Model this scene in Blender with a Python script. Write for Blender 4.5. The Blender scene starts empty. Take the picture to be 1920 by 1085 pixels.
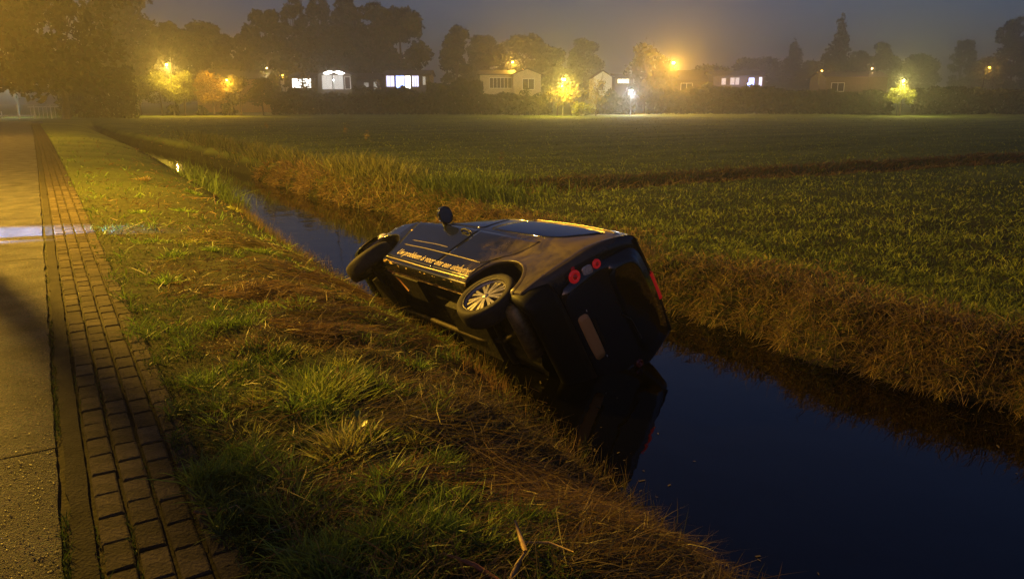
import bpy, math, random
import numpy as np
from mathutils import Vector, Matrix, noise
random.seed(7); rng = np.random.default_rng(7)
S = bpy.context.scene
COL = S.collection

# ------------------------------------------------------------------ camera
FPX, W0, H0 = 1400.0, 1920.0, 1085.0
PITCH, YAW, EYE = 0.2480, 0.5548, 1.65
Fv = Vector((math.sin(YAW)*math.cos(PITCH), math.cos(YAW)*math.cos(PITCH), -math.sin(PITCH)))
Rv = Vector((math.cos(YAW), -math.sin(YAW), 0)); Uv = Rv.cross(Fv)
cd = bpy.data.cameras.new('camera'); cam = bpy.data.objects.new('camera', cd); COL.objects.link(cam)
cd.sensor_width = 36; cd.lens = 36*FPX/W0; cd.clip_start = .05; cd.clip_end = 3000
cam.matrix_world = Matrix(((Rv.x, Uv.x, -Fv.x, 0), (Rv.y, Uv.y, -Fv.y, 0), (Rv.z, Uv.z, -Fv.z, EYE), (0, 0, 0, 1)))
S.camera = cam
S.view_settings.view_transform = 'Standard'; S.view_settings.look = 'None'
S.view_settings.gamma = 1; S.view_settings.use_curve_mapping = False
S.view_settings.exposure = -0.12
S.render.engine = 'CYCLES'
S.cycles.volume_max_steps = 64; S.cycles.volume_bounces = 1
S.cycles.max_bounces = 6; S.cycles.transparent_max_bounces = 8

# ------------------------------------------------------------------ dusk sky
world = bpy.data.worlds.new('World'); S.world = world; world.use_nodes = True
wn = world.node_tree; bgn = wn.nodes['Background']
sky = wn.nodes.new('ShaderNodeTexSky'); sky.sky_type = 'NISHITA'; sky.sun_disc = False
sky.sun_elevation = math.radians(4.0); sky.sun_rotation = math.radians(235); sky.altitude = 0
sky.air_density = 1.0; sky.dust_density = 1.8; sky.ozone_density = 4.0
tint = wn.nodes.new('ShaderNodeMix'); tint.data_type = 'RGBA'; tint.blend_type = 'MULTIPLY'; tint.inputs[0].default_value = 1
tint.inputs[7].default_value = (1.15, .77, .96, 1); wn.links.new(sky.outputs[0], tint.inputs[6]); wn.links.new(tint.outputs[2], bgn.inputs[0]); bgn.inputs[1].default_value = 0.085

# ------------------------------------------------------------------ materials
def newmat(name):
    m = bpy.data.materials.new(name); m.use_nodes = True
    return m, m.node_tree.nodes, m.node_tree.links, m.node_tree.nodes['Principled BSDF']
def mat(name, col, rough=.6, metal=0, coat=0, var=0, vscale=8, bump=0, bscale=40, spec=.5, col2=None, rnd=0, emit=None, estr=0, coords='Object'):
    m, N, L, P = newmat(name)
    P.inputs['Base Color'].default_value = (*col, 1); P.inputs['Roughness'].default_value = rough
    P.inputs['Metallic'].default_value = metal; P.inputs['Coat Weight'].default_value = coat
    P.inputs['Specular IOR Level'].default_value = spec
    tc = N.new('ShaderNodeTexCoord')
    if var or col2:
        n = N.new('ShaderNodeTexNoise'); n.inputs['Scale'].default_value = vscale; n.inputs['Detail'].default_value = 8; n.inputs['Roughness'].default_value = .65
        r = N.new('ShaderNodeValToRGB'); c2 = col2 or tuple(min(1, c*(1+var)) for c in col); c1 = tuple(c*(1-var) for c in col) if not col2 else col
        r.color_ramp.elements[0].position = .35; r.color_ramp.elements[1].position = .65
        r.color_ramp.elements[0].color = (*c1, 1); r.color_ramp.elements[1].color = (*c2, 1)
        L.new(tc.outputs[coords], n.inputs[0]); L.new(n.outputs['Fac'], r.inputs[0]); out = r.outputs[0]
        if rnd:
            oi = N.new('ShaderNodeObjectInfo'); mr = N.new('ShaderNodeMapRange'); mr.inputs[3].default_value = 1-rnd; mr.inputs[4].default_value = 1+rnd
            mx = N.new('ShaderNodeMix'); mx.data_type = 'RGBA'; mx.blend_type = 'MULTIPLY'; mx.inputs[0].default_value = 1
            L.new(oi.outputs['Random'], mr.inputs[0]); L.new(out, mx.inputs[6]); L.new(mr.outputs[0], mx.inputs[7]); out = mx.outputs[2]
        L.new(out, P.inputs['Base Color'])
    if bump:
        b = N.new('ShaderNodeTexNoise'); b.inputs['Scale'].default_value = bscale; b.inputs['Detail'].default_value = 6
        bp = N.new('ShaderNodeBump'); bp.inputs['Strength'].default_value = bump; bp.inputs['Distance'].default_value = .01
        L.new(tc.outputs[coords], b.inputs[0]); L.new(b.outputs['Fac'], bp.inputs['Height']); L.new(bp.outputs[0], P.inputs['Normal'])
    if emit:
        P.inputs['Emission Color'].default_value = (*emit, 1); P.inputs['Emission Strength'].default_value = estr
    return m
def leafmat(name, rough=.5, trans=.35, spec=.4):
    m, N, L, P = newmat(name)
    a = N.new('ShaderNodeAttribute'); a.attribute_name = 'col'
    L.new(a.outputs['Color'], P.inputs['Base Color']); P.inputs['Roughness'].default_value = rough
    P.inputs['Specular IOR Level'].default_value = spec
    t = N.new('ShaderNodeBsdfTranslucent'); mx = N.new('ShaderNodeMixShader'); mx.inputs[0].default_value = trans
    L.new(a.outputs['Color'], t.inputs[0]); L.new(P.outputs[0], mx.inputs[1]); L.new(t.outputs[0], mx.inputs[2])
    L.new(mx.outputs[0], N['Material Output'].inputs[0]); return m
M_blade = leafmat('grass_blades'); M_leaf = leafmat('tree_leaves', .6, .4, .3)
M_bark = mat('bark', (.10, .075, .05), .9, var=.4, bump=.6, bscale=12)
M_paint = mat('car_paint', (.010, .014, .024), .16, 0, coat=1.0, spec=.6)
M_paint.node_tree.nodes['Principled BSDF'].inputs['Coat Roughness'].default_value = .04
def muddy():
    N = M_paint.node_tree.nodes; L = M_paint.node_tree.links; P = N['Principled BSDF']; tc = N.new('ShaderNodeTexCoord'); sx = N.new('ShaderNodeSeparateXYZ'); L.new(tc.outputs['Object'], sx.inputs[0])
    n = N.new('ShaderNodeTexNoise'); n.inputs['Scale'].default_value = 3.2; n.inputs['Detail'].default_value = 10; n.inputs['Roughness'].default_value = .7; n.inputs['Distortion'].default_value = .6; L.new(tc.outputs['Object'], n.inputs[0])
    a = N.new('ShaderNodeMapRange'); a.inputs[1].default_value = -.35; a.inputs[2].default_value = -1.15; L.new(sx.outputs[0], a.inputs[0])
    ay = N.new('ShaderNodeMapRange'); ay.inputs[1].default_value = .60; ay.inputs[2].default_value = .70; L.new(sx.outputs[1], ay.inputs[0]); am = N.new('ShaderNodeMath'); am.operation = 'MULTIPLY'; L.new(a.outputs[0], am.inputs[0]); L.new(ay.outputs[0], am.inputs[1])
    b = N.new('ShaderNodeMath'); b.operation = 'MULTIPLY_ADD'; b.inputs[1].default_value = .40; L.new(am.outputs[0], b.inputs[0]); L.new(n.outputs['Fac'], b.inputs[2])
    c = N.new('ShaderNodeMapRange'); c.inputs[1].default_value = .62; c.inputs[2].default_value = 1.0; c.inputs[4].default_value = .8; L.new(b.outputs[0], c.inputs[0])
    mx = N.new('ShaderNodeMix'); mx.data_type = 'RGBA'; mx.inputs[6].default_value = (.011, .014, .021, 1); mx.inputs[7].default_value = (.15, .11, .055, 1); L.new(c.outputs[0], mx.inputs[0]); L.new(mx.outputs[2], P.inputs['Base Color'])
    r = N.new('ShaderNodeMapRange'); r.inputs[3].default_value = .16; r.inputs[4].default_value = .62; L.new(c.outputs[0], r.inputs[0]); L.new(r.outputs[0], P.inputs['Roughness'])
    cw = N.new('ShaderNodeMapRange'); cw.inputs[3].default_value = 1; cw.inputs[4].default_value = .15; L.new(c.outputs[0], cw.inputs[0]); L.new(cw.outputs[0], P.inputs['Coat Weight'])
muddy()
M_glass = mat('car_glass', (.006, .007, .008), .03, 0, coat=1, spec=.8)
M_blackpl = mat('black_plastic', (.018, .017, .016), .55, bump=.15, bscale=90)
M_bump = mat('dull_black_bumper', (.008, .008, .008), .5, spec=.3)
M_rubber = mat('tyre_rubber', (.035, .03, .025), .75, var=.3, vscale=14, bump=.2)
M_alloy = mat('alloy', (.55, .53, .50), .35, .75, var=.12, vscale=20)
M_under = mat('underbody', (.013, .010, .008), .7, var=.7, vscale=9, bump=.8, bscale=22)
M_rust = mat('rusty_sill', (.45, .30, .10), .35, .45, var=.5, vscale=24, bump=1.0, bscale=55)
M_chrome = mat('chrome', (.7, .66, .6), .2, 1)
M_red = mat('red_lens_glint', (.60, .01, .015), .15, coat=1, emit=(1, .02, .03), estr=.16)  # red glint of the lens put in as a faint glow
M_redoff = mat('red_lens_no_glint', (.2, .005, .008), .15, coat=1)  # darker copy without the painted glow, for the right-hand tail light
M_reddk = mat('dark_red_lens_glint', (.25, .005, .008), .15, coat=1, emit=(1, .015, .02), estr=.05)  # weaker painted glow, for ring centres and the side reflector
M_clear = mat('clear_lens', (.85, .8, .7), .12, .2, coat=1, var=.4, vscale=60)
M_plate = mat('number_plate', (.85, .42, .14), .4)
M_letter = mat('cream_lettering', (.95, .80, .52), .4)

# ------------------------------------------------------------------ helpers
def tag(o, label=None, cat=None, group=None, kind=None):
    if label: o['label'] = label
    if cat: o['category'] = cat
    if group: o['group'] = group
    if kind: o['kind'] = kind
    return o
def link(name, me, parent=None, m=None):
    if m is not None and not me.materials: me.materials.append(m)
    o = bpy.data.objects.new(name, me); COL.objects.link(o)
    if parent: o.parent = parent
    return o
def npmesh(name, V, polys, m=None, col=None, smooth=False):
    """V (n,3); polys = list of (k,4)/(k,3) int arrays"""
    me = bpy.data.meshes.new(name); V = np.asarray(V, np.float32)
    me.vertices.add(len(V)); me.vertices.foreach_set('co', V.ravel())
    loops = np.concatenate([p.ravel() for p in polys]); sizes = np.concatenate([np.full(len(p), p.shape[1]) for p in polys])
    starts = np.r_[0, np.cumsum(sizes)[:-1]]
    me.loops.add(len(loops)); me.loops.foreach_set('vertex_index', loops.astype(np.int32))
    me.polygons.add(len(sizes)); me.polygons.foreach_set('loop_start', starts.astype(np.int32)); me.polygons.foreach_set('loop_total', sizes.astype(np.int32))
    if smooth: me.polygons.foreach_set('use_smooth', np.ones(len(sizes), bool))
    me.update(calc_edges=True); me.validate()
    if col is not None:
        a = me.color_attributes.new('col', 'FLOAT_COLOR', 'POINT'); a.data.foreach_set('color', np.c_[col, np.ones(len(col))].astype(np.float32).ravel())
    if m: me.materials.append(m)
    return me
class MB:
    def __init__(s): s.v = []; s.f = []; s.sm = True
    def quad(s, *p):
        n = len(s.v); s.v += [tuple(q) for q in p]; s.f.append(tuple(range(n, n+len(p))))
    def box(s, x0, x1, y0, y1, z0, z1, bev=0):
        n = len(s.v)
        s.v += [(x, y, z) for z in (z0, z1) for y in (y0, y1) for x in (x0, x1)]
        s.f += [tuple(n+i for i in q) for q in ((0, 2, 3, 1), (4, 5, 7, 6), (0, 1, 5, 4), (2, 6, 7, 3), (0, 4, 6, 2), (1, 3, 7, 5))]
    def grid(s, P, closeu=False, closev=False):
        nu, nv = len(P), len(P[0]); n = len(s.v); s.v += [tuple(q) for r in P for q in r]
        for i in range(nu - (not closeu)):
            for j in range(nv - (not closev)):
                a, b = i, (i+1) % nu; c, d = j, (j+1) % nv
                s.f.append((n+a*nv+c, n+b*nv+c, n+b*nv+d, n+a*nv+d))
    def tube(s, pts, r, k=8, cap=True):
        pts = [Vector(p) for p in pts]; rs = r if isinstance(r, (list, tuple)) else [r]*len(pts); P = []
        for i, p in enumerate(pts):
            d = (pts[min(i+1, len(pts)-1)]-pts[max(i-1, 0)]).normalized()
            a = d.orthogonal().normalized() if i == 0 else (a - d*a.dot(d)).normalized(); b = d.cross(a)
            P.append([p+(a*math.cos(t)+b*math.sin(t))*rs[i] for t in [2*math.pi*q/k for q in range(k)]])
        n = len(s.v); s.grid(P, closev=True)
        if cap: s.f += [tuple(n+q for q in range(k))[::-1], tuple(n+(len(P)-1)*k+q for q in range(k))]
    def lathe(s, prof, axis='y', k=32, c=(0, 0, 0)):
        P = []
        for (r, h) in prof:
            row = []
            for q in range(k):
                t = 2*math.pi*q/k; a, b = r*math.cos(t), r*math.sin(t)
                p = {'y': (a, h, b), 'x': (h, a, b), 'z': (a, b, h)}[axis]; row.append((c[0]+p[0], c[1]+p[1], c[2]+p[2]))
            P.append(row)
        s.grid(P, closev=True)
    def ball(s, c, rx, ry=None, rz=None, k=12):
        ry = ry or rx; rz = rz or rx
        s.grid([[(c[0]+rx*math.sin(a)*math.cos(b), c[1]+ry*math.sin(a)*math.sin(b), c[2]+rz*math.cos(a)) for b in [2*math.pi*q/k for q in range(k)]] for a in [math.pi*p/(k//2) for p in range(k//2+1)]], closev=True)
    def build(s, name, m, parent=None, smooth=None):
        me = bpy.data.meshes.new(name); me.from_pydata(s.v, [], s.f); me.validate()
        sm = s.sm if smooth is None else smooth
        if sm: me.polygons.foreach_set('use_smooth', [True]*len(me.polygons))
        me.materials.append(m); return link(name, me, parent)
def empty(name, loc, rz=0):
    e = bpy.data.objects.new(name, None); e.empty_display_size = .3; COL.objects.link(e); e.location = loc; e.rotation_euler = (0, 0, rz); return e
def at(px, py, d):
    return Vector((0, 0, EYE)) + (Fv + Rv*((px-W0/2)/FPX) - Uv*((py-H0/2)/FPX))*d
def atg(px, d, z):          # ground point under picture column px at camera depth d
    p = at(px, 188, d); return Vector((p.x, p.y, z))

# ------------------------------------------------------------------ terrain
WATER, FIELD = -.92, -.40
def xl(y): return np.interp(y, [-8, 3, 6, 10.5, 14, 19, 25, 40, 60, 70], [2.3, 2.82, 3.35, 3.40, 3.52, 3.85, 4.05, 4.35, 4.1, 4.0])
def xr(y):
    b = np.interp(y, [-8, 2.6, 6.5, 13, 16, 18, 21.6, 27, 40, 52, 60], [6.7, 6.58, 6.36, 6.6, 6.85, 6.4, 6.15, 6.08, 5.5, 4.6, 4.3])
    return b + .12*np.sin(y*2.3+1) + .07*np.sin(y*5.1) + .04*np.sin(y*11.3)
def vn(x, y, s, seed=0):
    """cheap value noise on numpy arrays, 0..1"""
    x = np.asarray(x)*s+seed*17.13; y = np.asarray(y)*s+seed*9.71
    xi = np.floor(x); yi = np.floor(y); fx = x-xi; fy = y-yi; fx = fx*fx*(3-2*fx); fy = fy*fy*(3-2*fy)
    h = lambda a, b: np.modf(np.abs(np.sin(a*127.1+b*311.7+seed*3.1)*43758.5453))[0]
    return (h(xi, yi)*(1-fx)+h(xi+1, yi)*fx)*(1-fy)+(h(xi, yi+1)*(1-fx)+h(xi+1, yi+1)*fx)*fy
def fbm(x, y, s, seed=0, o=3):
    r = 0; a = 1; t = 0
    for k in range(o): r = r+a*vn(x, y, s*2**k, seed+k*5); t += a; a *= .5
    return r/t
def ycen(x): return 15.1-.075*(x-12)
def height(x, y):
    x = np.asarray(x, float); y = np.asarray(y, float)
    a = xl(y); b = xr(y)
    u = np.clip((x-.45)/(a-.45), 0, 1)
    left = -.03 - (.89)*(.07*u+.93*u**3.1) - .0*u
    left = left + (.09*(fbm(x, y, 1.6, 3)-.5)+.11*(vn(x, y, 3.4, 6)-.5)*np.clip((14-y)/8, 0, 1))*np.clip((x-.5)*1.5, 0, 1)
    left = np.where(x < .45, -.05, left)
    mid = (a+b)/2; hw = (b-a)/2
    v = np.clip(1-np.abs(x-mid)/hw, 0, 1); bed = WATER-.75*np.sqrt(v)
    s = x-b
    right = np.where(s < .45, WATER+(FIELD-WATER)*np.clip(s/.45, 0, 1)**.7, FIELD)
    right = right + .10*(fbm(x, y, 1.3, 8)-.5)*np.clip(s, 0, 1) + .06*np.exp(-((s-.9)/.5)**2)
    z = np.where(x < a, left, np.where(x < b, bed, right))
    # side ditch across the meadow
    dd = np.abs(y-ycen(x))+.25*(vn(x, y, .9, 4)-.5)
    dep = np.clip((1.25-dd)/.75, 0, 1); dep = dep*dep*(3-2*dep)*np.clip((x-8.2)/2.0, .0, 1)
    z = np.where(x > b, z-dep*.62, z)
    # far-off ground past the end of the ditch
    k = np.clip((y-70)/10, 0, 1)*np.where(x < 8, 1, 0)
    z = z*(1-k)+(-.25)*k
    return z
def axis(segs):
    out = []
    for a, b, st in segs: out += list(np.arange(a, b, st))
    return np.array(out)
gx = np.r_[axis([(-420, -60, 40), (-60, -6, 4), (-6, .3, .6), (.3, 9.5, .09), (9.5, 30, .3), (30, 80, 2), (80, 420, 20)]), 420]
gy = np.r_[axis([(-420, -20, 40), (-20, -4, 2), (-4, 1, .3), (1, 26, .12), (26, 70, .6), (70, 130, 4), (130, 420, 20)]), 420]
X, Y = np.meshgrid(gx, gy, indexing='ij'); Z = height(X, Y)
nx, ny = X.shape; idx = np.arange(nx*ny).reshape(nx, ny)
Q = np.stack([idx[:-1, :-1], idx[1:, :-1], idx[1:, 1:], idx[:-1, 1:]], -1).reshape(-1, 4)
m, N, L, P = newmat('ground_soil_grass'); P.inputs['Roughness'].default_value = .9; P.inputs['Specular IOR Level'].default_value = .15
geo = N.new('ShaderNodeNewGeometry')
n1 = N.new('ShaderNodeTexNoise'); n1.inputs['Scale'].default_value = 9; n1.inputs['Detail'].default_value = 10; n1.inputs['Roughness'].default_value = .7
n2 = N.new('ShaderNodeTexNoise'); n2.inputs['Scale'].default_value = .35; n2.inputs['Detail'].default_value = 5
mp = N.new('ShaderNodeMapping'); mp.inputs['Scale'].default_value = (.35, 1.6, 1); mp.inputs['Rotation'].default_value = (0, 0, .5)
L.new(geo.outputs['Position'], n1.inputs[0]); L.new(geo.outputs['Position'], mp.inputs[0]); L.new(mp.outputs[0], n2.inputs[0])
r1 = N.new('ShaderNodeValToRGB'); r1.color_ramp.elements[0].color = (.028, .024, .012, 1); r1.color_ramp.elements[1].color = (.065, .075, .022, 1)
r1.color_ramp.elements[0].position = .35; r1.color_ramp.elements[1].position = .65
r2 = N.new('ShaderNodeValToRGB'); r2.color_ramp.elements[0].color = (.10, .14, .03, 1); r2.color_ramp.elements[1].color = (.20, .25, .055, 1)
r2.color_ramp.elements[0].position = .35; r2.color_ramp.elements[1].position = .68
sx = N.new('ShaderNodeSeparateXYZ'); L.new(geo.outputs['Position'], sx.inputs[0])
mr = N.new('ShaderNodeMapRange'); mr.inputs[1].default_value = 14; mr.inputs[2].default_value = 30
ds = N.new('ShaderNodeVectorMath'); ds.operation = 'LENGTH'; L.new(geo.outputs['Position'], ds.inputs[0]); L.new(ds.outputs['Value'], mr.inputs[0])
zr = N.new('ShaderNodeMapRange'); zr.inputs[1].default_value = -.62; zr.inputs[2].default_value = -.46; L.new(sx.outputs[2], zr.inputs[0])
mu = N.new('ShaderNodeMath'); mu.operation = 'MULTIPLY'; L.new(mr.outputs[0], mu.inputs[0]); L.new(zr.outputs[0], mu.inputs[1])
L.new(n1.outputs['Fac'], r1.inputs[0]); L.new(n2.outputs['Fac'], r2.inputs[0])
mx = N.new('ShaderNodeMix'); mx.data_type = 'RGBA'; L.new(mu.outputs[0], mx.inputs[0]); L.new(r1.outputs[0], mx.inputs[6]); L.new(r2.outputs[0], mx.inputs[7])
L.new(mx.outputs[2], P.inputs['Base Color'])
bp = N.new('ShaderNodeBump'); bp.inputs['Strength'].default_value = .9; bp.inputs['Distance'].default_value = .06; L.new(n1.outputs['Fac'], bp.inputs['Height']); L.new(bp.outputs[0], P.inputs['Normal'])
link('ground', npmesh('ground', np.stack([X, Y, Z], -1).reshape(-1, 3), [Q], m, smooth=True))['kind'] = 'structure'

# water of the ditches
m, N, L, P = newmat('ditch_water'); P.inputs['Base Color'].default_value = (.0015, .0015, .001, 1); P.inputs['Roughness'].default_value = .012; P.inputs['IOR'].default_value = 1.5
geo = N.new('ShaderNodeNewGeometry'); nz = N.new('ShaderNodeTexNoise'); nz.inputs['Scale'].default_value = 2.2; nz.inputs['Detail'].default_value = 3
bp = N.new('ShaderNodeBump'); bp.inputs['Strength'].default_value = .2; bp.inputs['Distance'].default_value = .02
L.new(geo.outputs['Position'], nz.inputs[0]); L.new(nz.outputs['Fac'], bp.inputs['Height']); L.new(bp.outputs[0], P.inputs['Normal'])
mb = MB(); mb.quad((-4, -18, WATER), (60, -18, WATER), (60, 72, WATER), (-4, 72, WATER)); mb.build('ditch_water', m, smooth=False)['kind'] = 'structure'

# ------------------------------------------------------------------ road, concrete edge, brick strip
def asphalt():
    m, N, L, P = newmat('worn_asphalt'); tc = N.new('ShaderNodeNewGeometry')
    v = N.new('ShaderNodeTexVoronoi'); v.inputs['Scale'].default_value = 125; n = N.new('ShaderNodeTexNoise'); n.inputs['Scale'].default_value = 3; n.inputs['Detail'].default_value = 9
    n3 = N.new('ShaderNodeTexNoise'); n3.inputs['Scale'].default_value = 60; n3.inputs['Detail'].default_value = 6
    for q in (v, n, n3): L.new(tc.outputs['Position'], q.inputs[0])
    r = N.new('ShaderNodeValToRGB'); r.color_ramp.elements[0].color = (.030, .025, .018, 1); r.color_ramp.elements[1].color = (.105, .085, .06, 1)
    r.color_ramp.elements[0].position = .3; r.color_ramp.elements[1].position = .7
    mx = N.new('ShaderNodeMix'); mx.data_type = 'RGBA'; mx.blend_type = 'OVERLAY'; mx.inputs[0].default_value = 1
    L.new(n.outputs['Fac'], r.inputs[0]); L.new(r.outputs[0], mx.inputs[6]); L.new(v.outputs['Color'], mx.inputs[7])
    hs = N.new('ShaderNodeHueSaturation'); hs.inputs['Saturation'].default_value = .25; L.new(mx.outputs[2], hs.inputs['Color']); L.new(hs.outputs[0], P.inputs['Base Color'])
    P.inputs['Roughness'].default_value = .75; P.inputs['Specular IOR Level'].default_value = .25
    a = N.new('ShaderNodeMath'); a.operation = 'ADD'; L.new(v.outputs['Distance'], a.inputs[0]); L.new(n3.outputs['Fac'], a.inputs[1])
    b = N.new('ShaderNodeBump'); b.inputs['Strength'].default_value = 1; b.inputs['Distance'].default_value = .016
    n4 = N.new('ShaderNodeTexNoise'); n4.inputs['Scale'].default_value = 22; n4.inputs['Detail'].default_value = 10; n4.inputs['Roughness'].default_value = .8; L.new(tc.outputs['Position'], n4.inputs[0])
    a2 = N.new('ShaderNodeMath'); a2.operation = 'MULTIPLY_ADD'; a2.inputs[1].default_value = 2.2; L.new(n4.outputs['Fac'], a2.inputs[0]); L.new(a.outputs[0], a2.inputs[2])
    L.new(a2.outputs[0], b.inputs['Height']); L.new(b.outputs[0], P.inputs['Normal']); return m
M_asph = asphalt()
M_conc = mat('weathered_concrete', (.035, .031, .019), .9, spec=.15, var=.35, vscale=6, bump=1, bscale=70, coords='Object')
M_brick = mat('worn_clinker', (.034, .028, .017), .85, spec=.15, vscale=9, bump=1.0, bscale=55, rnd=.38, col2=(.088, .070, .045))
M_sand = mat('joint_soil', (.034, .028, .014), .95, var=.5, vscale=30, bump=.8)
def bend(y): return -0.00012*max(0, y-8)**2 if y < 60 else -.324
def strip(name, xa, xb, z, m, y0=-6, y1=66, st=.09, ja=0, jb=0, cut=None, thick=.05, nxs=2):
    ys = [y0]; 
    while ys[-1] < y1: ys.append(ys[-1]+(st if 1 < ys[-1] < 9 else st*5))
    top = []
    for y in ys:
        a = xa+bend(y)+(noise.noise((y*7, 1.3, z*9))*ja+noise.noise((y*23, 4.3, z*9))*ja*.5); b = xb+bend(y)+(noise.noise((y*7, 9.3, 2))*jb+noise.noise((y*23, 7.3, 2))*jb*.5)
        top.append([(a, y, z-thick), (a, y, z)]+[(a+(b-a)*i/nxs, y, z+ (noise.noise((a+(b-a)*i/nxs, y*2, 5))*.004)) for i in range(1, nxs)]+[(b, y, z), (b, y, z-thick)])
    mb = MB(); mb.grid(top); o = mb.build(name, m, smooth=False); o['kind'] = 'structure'; return o
strip('road', -5.2, -.135, .0, M_asph, ja=0, jb=.012, nxs=8)
strip('concrete_edging', -.105, -.022, -.004, M_conc, ja=.015, jb=.008)
# cross road in the distance
mb = MB(); mb.box(-60, .3, 66.5, 72, -.3, -.005); mb.build('cross_road', M_asph, smooth=False)['kind'] = 'structure'
pav = strip('brick_strip', -.16, .455, -.026, M_sand, ja=0, jb=.0)
# bricks: four lengthwise courses
BL, BW = .212, .1055
def brick_mesh(k):
    r = random.Random(k); b = .007; v = []
    for z, ins in ((-.03, 0), (-.006, 0), (0, b)):
        for sx, sy in ((-1, -1), (1, -1), (1, 1), (-1, 1)):
            v.append((sx*((BW-.009)/2-ins)+r.uniform(-.002, .002), sy*((BL-.010)/2-ins)+r.uniform(-.003, .003), z+r.uniform(-.0012, .0012)*(z > -.02)))
    f = [(8, 9, 10, 11)]+[(l*4+i, l*4+(i+1) % 4, l*4+4+(i+1) % 4, l*4+4+i) for l in (0, 1) for i in range(4)]
    me = bpy.data.meshes.new('brick'); me.from_pydata(v, [], f); me.materials.append(M_brick); return me
BM = [brick_mesh(k) for k in range(8)]
offs = [0, .09, .03, .13]; farv, farf = [], []; nb = 0
rows = sorted([(y, c) for c in range(4) for y in np.arange(-2, 66, BL)+offs[c]])
vis = [t for t in rows if 1.9 < t[0] < 17.2]
for (y, c) in rows:
    x = .048+c*.1155+bend(y); me = random.choice(BM)
    z = random.uniform(-.004, .003); rz = random.uniform(-.018, .018)
    if 1.9 < y < 17.2 and nb < 298:
        o = link('brick', me, pav); o.location = (x+random.uniform(-.002, .002), y, z); o.rotation_euler = (random.uniform(-.012, .012), random.uniform(-.015, .015), rz+math.pi*random.randint(0, 1)); nb += 1
    else:
        n = len(farv); farv += [(x+p.co.x, y+p.co.y, z+p.co.z) for p in me.vertices]; farf += [tuple(n+i for i in p.vertices) for p in me.polygons]
me = bpy.data.meshes.new('bricks_far'); me.from_pydata(farv, [], farf); link('brick_rest', me, pav, M_brick)['kind'] = 'stuff'

mb = MB()
for (x0, y0, x1, y1, w) in ((-3.5, 4.30, -.13, 4.03, .012), (-3.0, 9.6, -.13, 9.35, .012)):
    P = []
    for i in range(60): t = i/59; q = noise.noise((t*14, y0, 1))*.03; ww = w*(.5+abs(noise.noise((t*30, y0, 3)))*1.6); P.append([(x0+(x1-x0)*t, y0+(y1-y0)*t+q-ww, .0035), (x0+(x1-x0)*t, y0+(y1-y0)*t+q+ww, .0035)])
    mb.grid(P)
mb.build('road_cracks', M_sand, bpy.data.objects['road'], smooth=False)['kind'] = 'stuff'
n = 1600; dx = np.r_[xl(np.linspace(1, 24, n//2))+rng.exponential(.16, n//2), xr(np.linspace(1, 24, n//2))-rng.exponential(.22, n//2)]; dy = np.r_[np.linspace(1, 24, n//2), np.linspace(1, 24, n//2)]+rng.normal(size=n)*.2
an = rng.random(n)*6.28; sz = rng.uniform(.002, .007, n); lo_ = rng.uniform(1, 5, n)
ca, sa = np.cos(an), np.sin(an); V = np.stack([np.stack([dx+sz*(a*lo_*ca-b*sa), dy+sz*(a*lo_*sa+b*ca), np.full(n, WATER+.004)], 1) for a, b in ((-1, -1), (1, -1), (1, 1), (-1, 1))], 1).reshape(-1, 3)
o = link('floating_debris', npmesh('floating_debris', V, [(np.arange(n)*4)[:, None]+np.arange(4)], mat('wet_debris', (.12, .09, .035), .6, var=.5, vscale=5))); tag(o, 'bits of leaf and straw floating along the ditch edges', 'debris', kind='stuff')
# ------------------------------------------------------------------ grass
def blades(base, D, Cv, Ln, w, col, roll=None):
    n = len(base); t = np.array([0, .38, .75, 1.0]); ws = np.array([.8, 1, .62])
    cl = base[:, None]+Ln[:, None, None]*(D[:, None]*t[None, :, None]+Cv[:, None]*(t**2)[None, :, None])
    rr = rng.normal(size=(n, 3)); rr[:, 2] *= .35; sd = np.cross(D, np.cross(D, rr)); sd /= np.linalg.norm(sd, axis=1)[:, None]+1e-9
    V = np.empty((n, 7, 3))
    for k in range(3):
        o = sd*(w*ws[k]/2)[:, None]; V[:, 2*k] = cl[:, k]-o; V[:, 2*k+1] = cl[:, k]+o
    V[:, 6] = cl[:, 3]; b = (np.arange(n)*7)[:, None]
    q = np.concatenate([b+np.array([0, 1, 3, 2]), b+np.array([2, 3, 5, 4])]); tr = b+np.array([4, 5, 6])
    return V.reshape(-1, 3), q, tr, np.repeat(col, 7, axis=0)
def grassobj(name, label, parts, cat='grass'):
    V, q, t, c = [], [], [], []; o = 0
    for a in parts:
        v_, q_, t_, c_ = blades(*a); V.append(v_); q.append(q_+o); t.append(t_+o); c.append(c_); o += len(v_)
    ob = link(name, npmesh(name, np.concatenate(V), [np.concatenate(q), np.concatenate(t)], M_blade, np.concatenate(c)))
    return tag(ob, label, cat, kind='stuff')
def unit(a): return a/(np.linalg.norm(a, axis=1)[:, None]+1e-9)
def polar(n, az0, az1, d0, d1):
    az = YAW+np.radians(rng.uniform(az0, az1, n)); iv = rng.uniform(1/d1, 1/d0, n); d = 1/iv
    return d*np.sin(az), d*np.cos(az)
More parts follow.
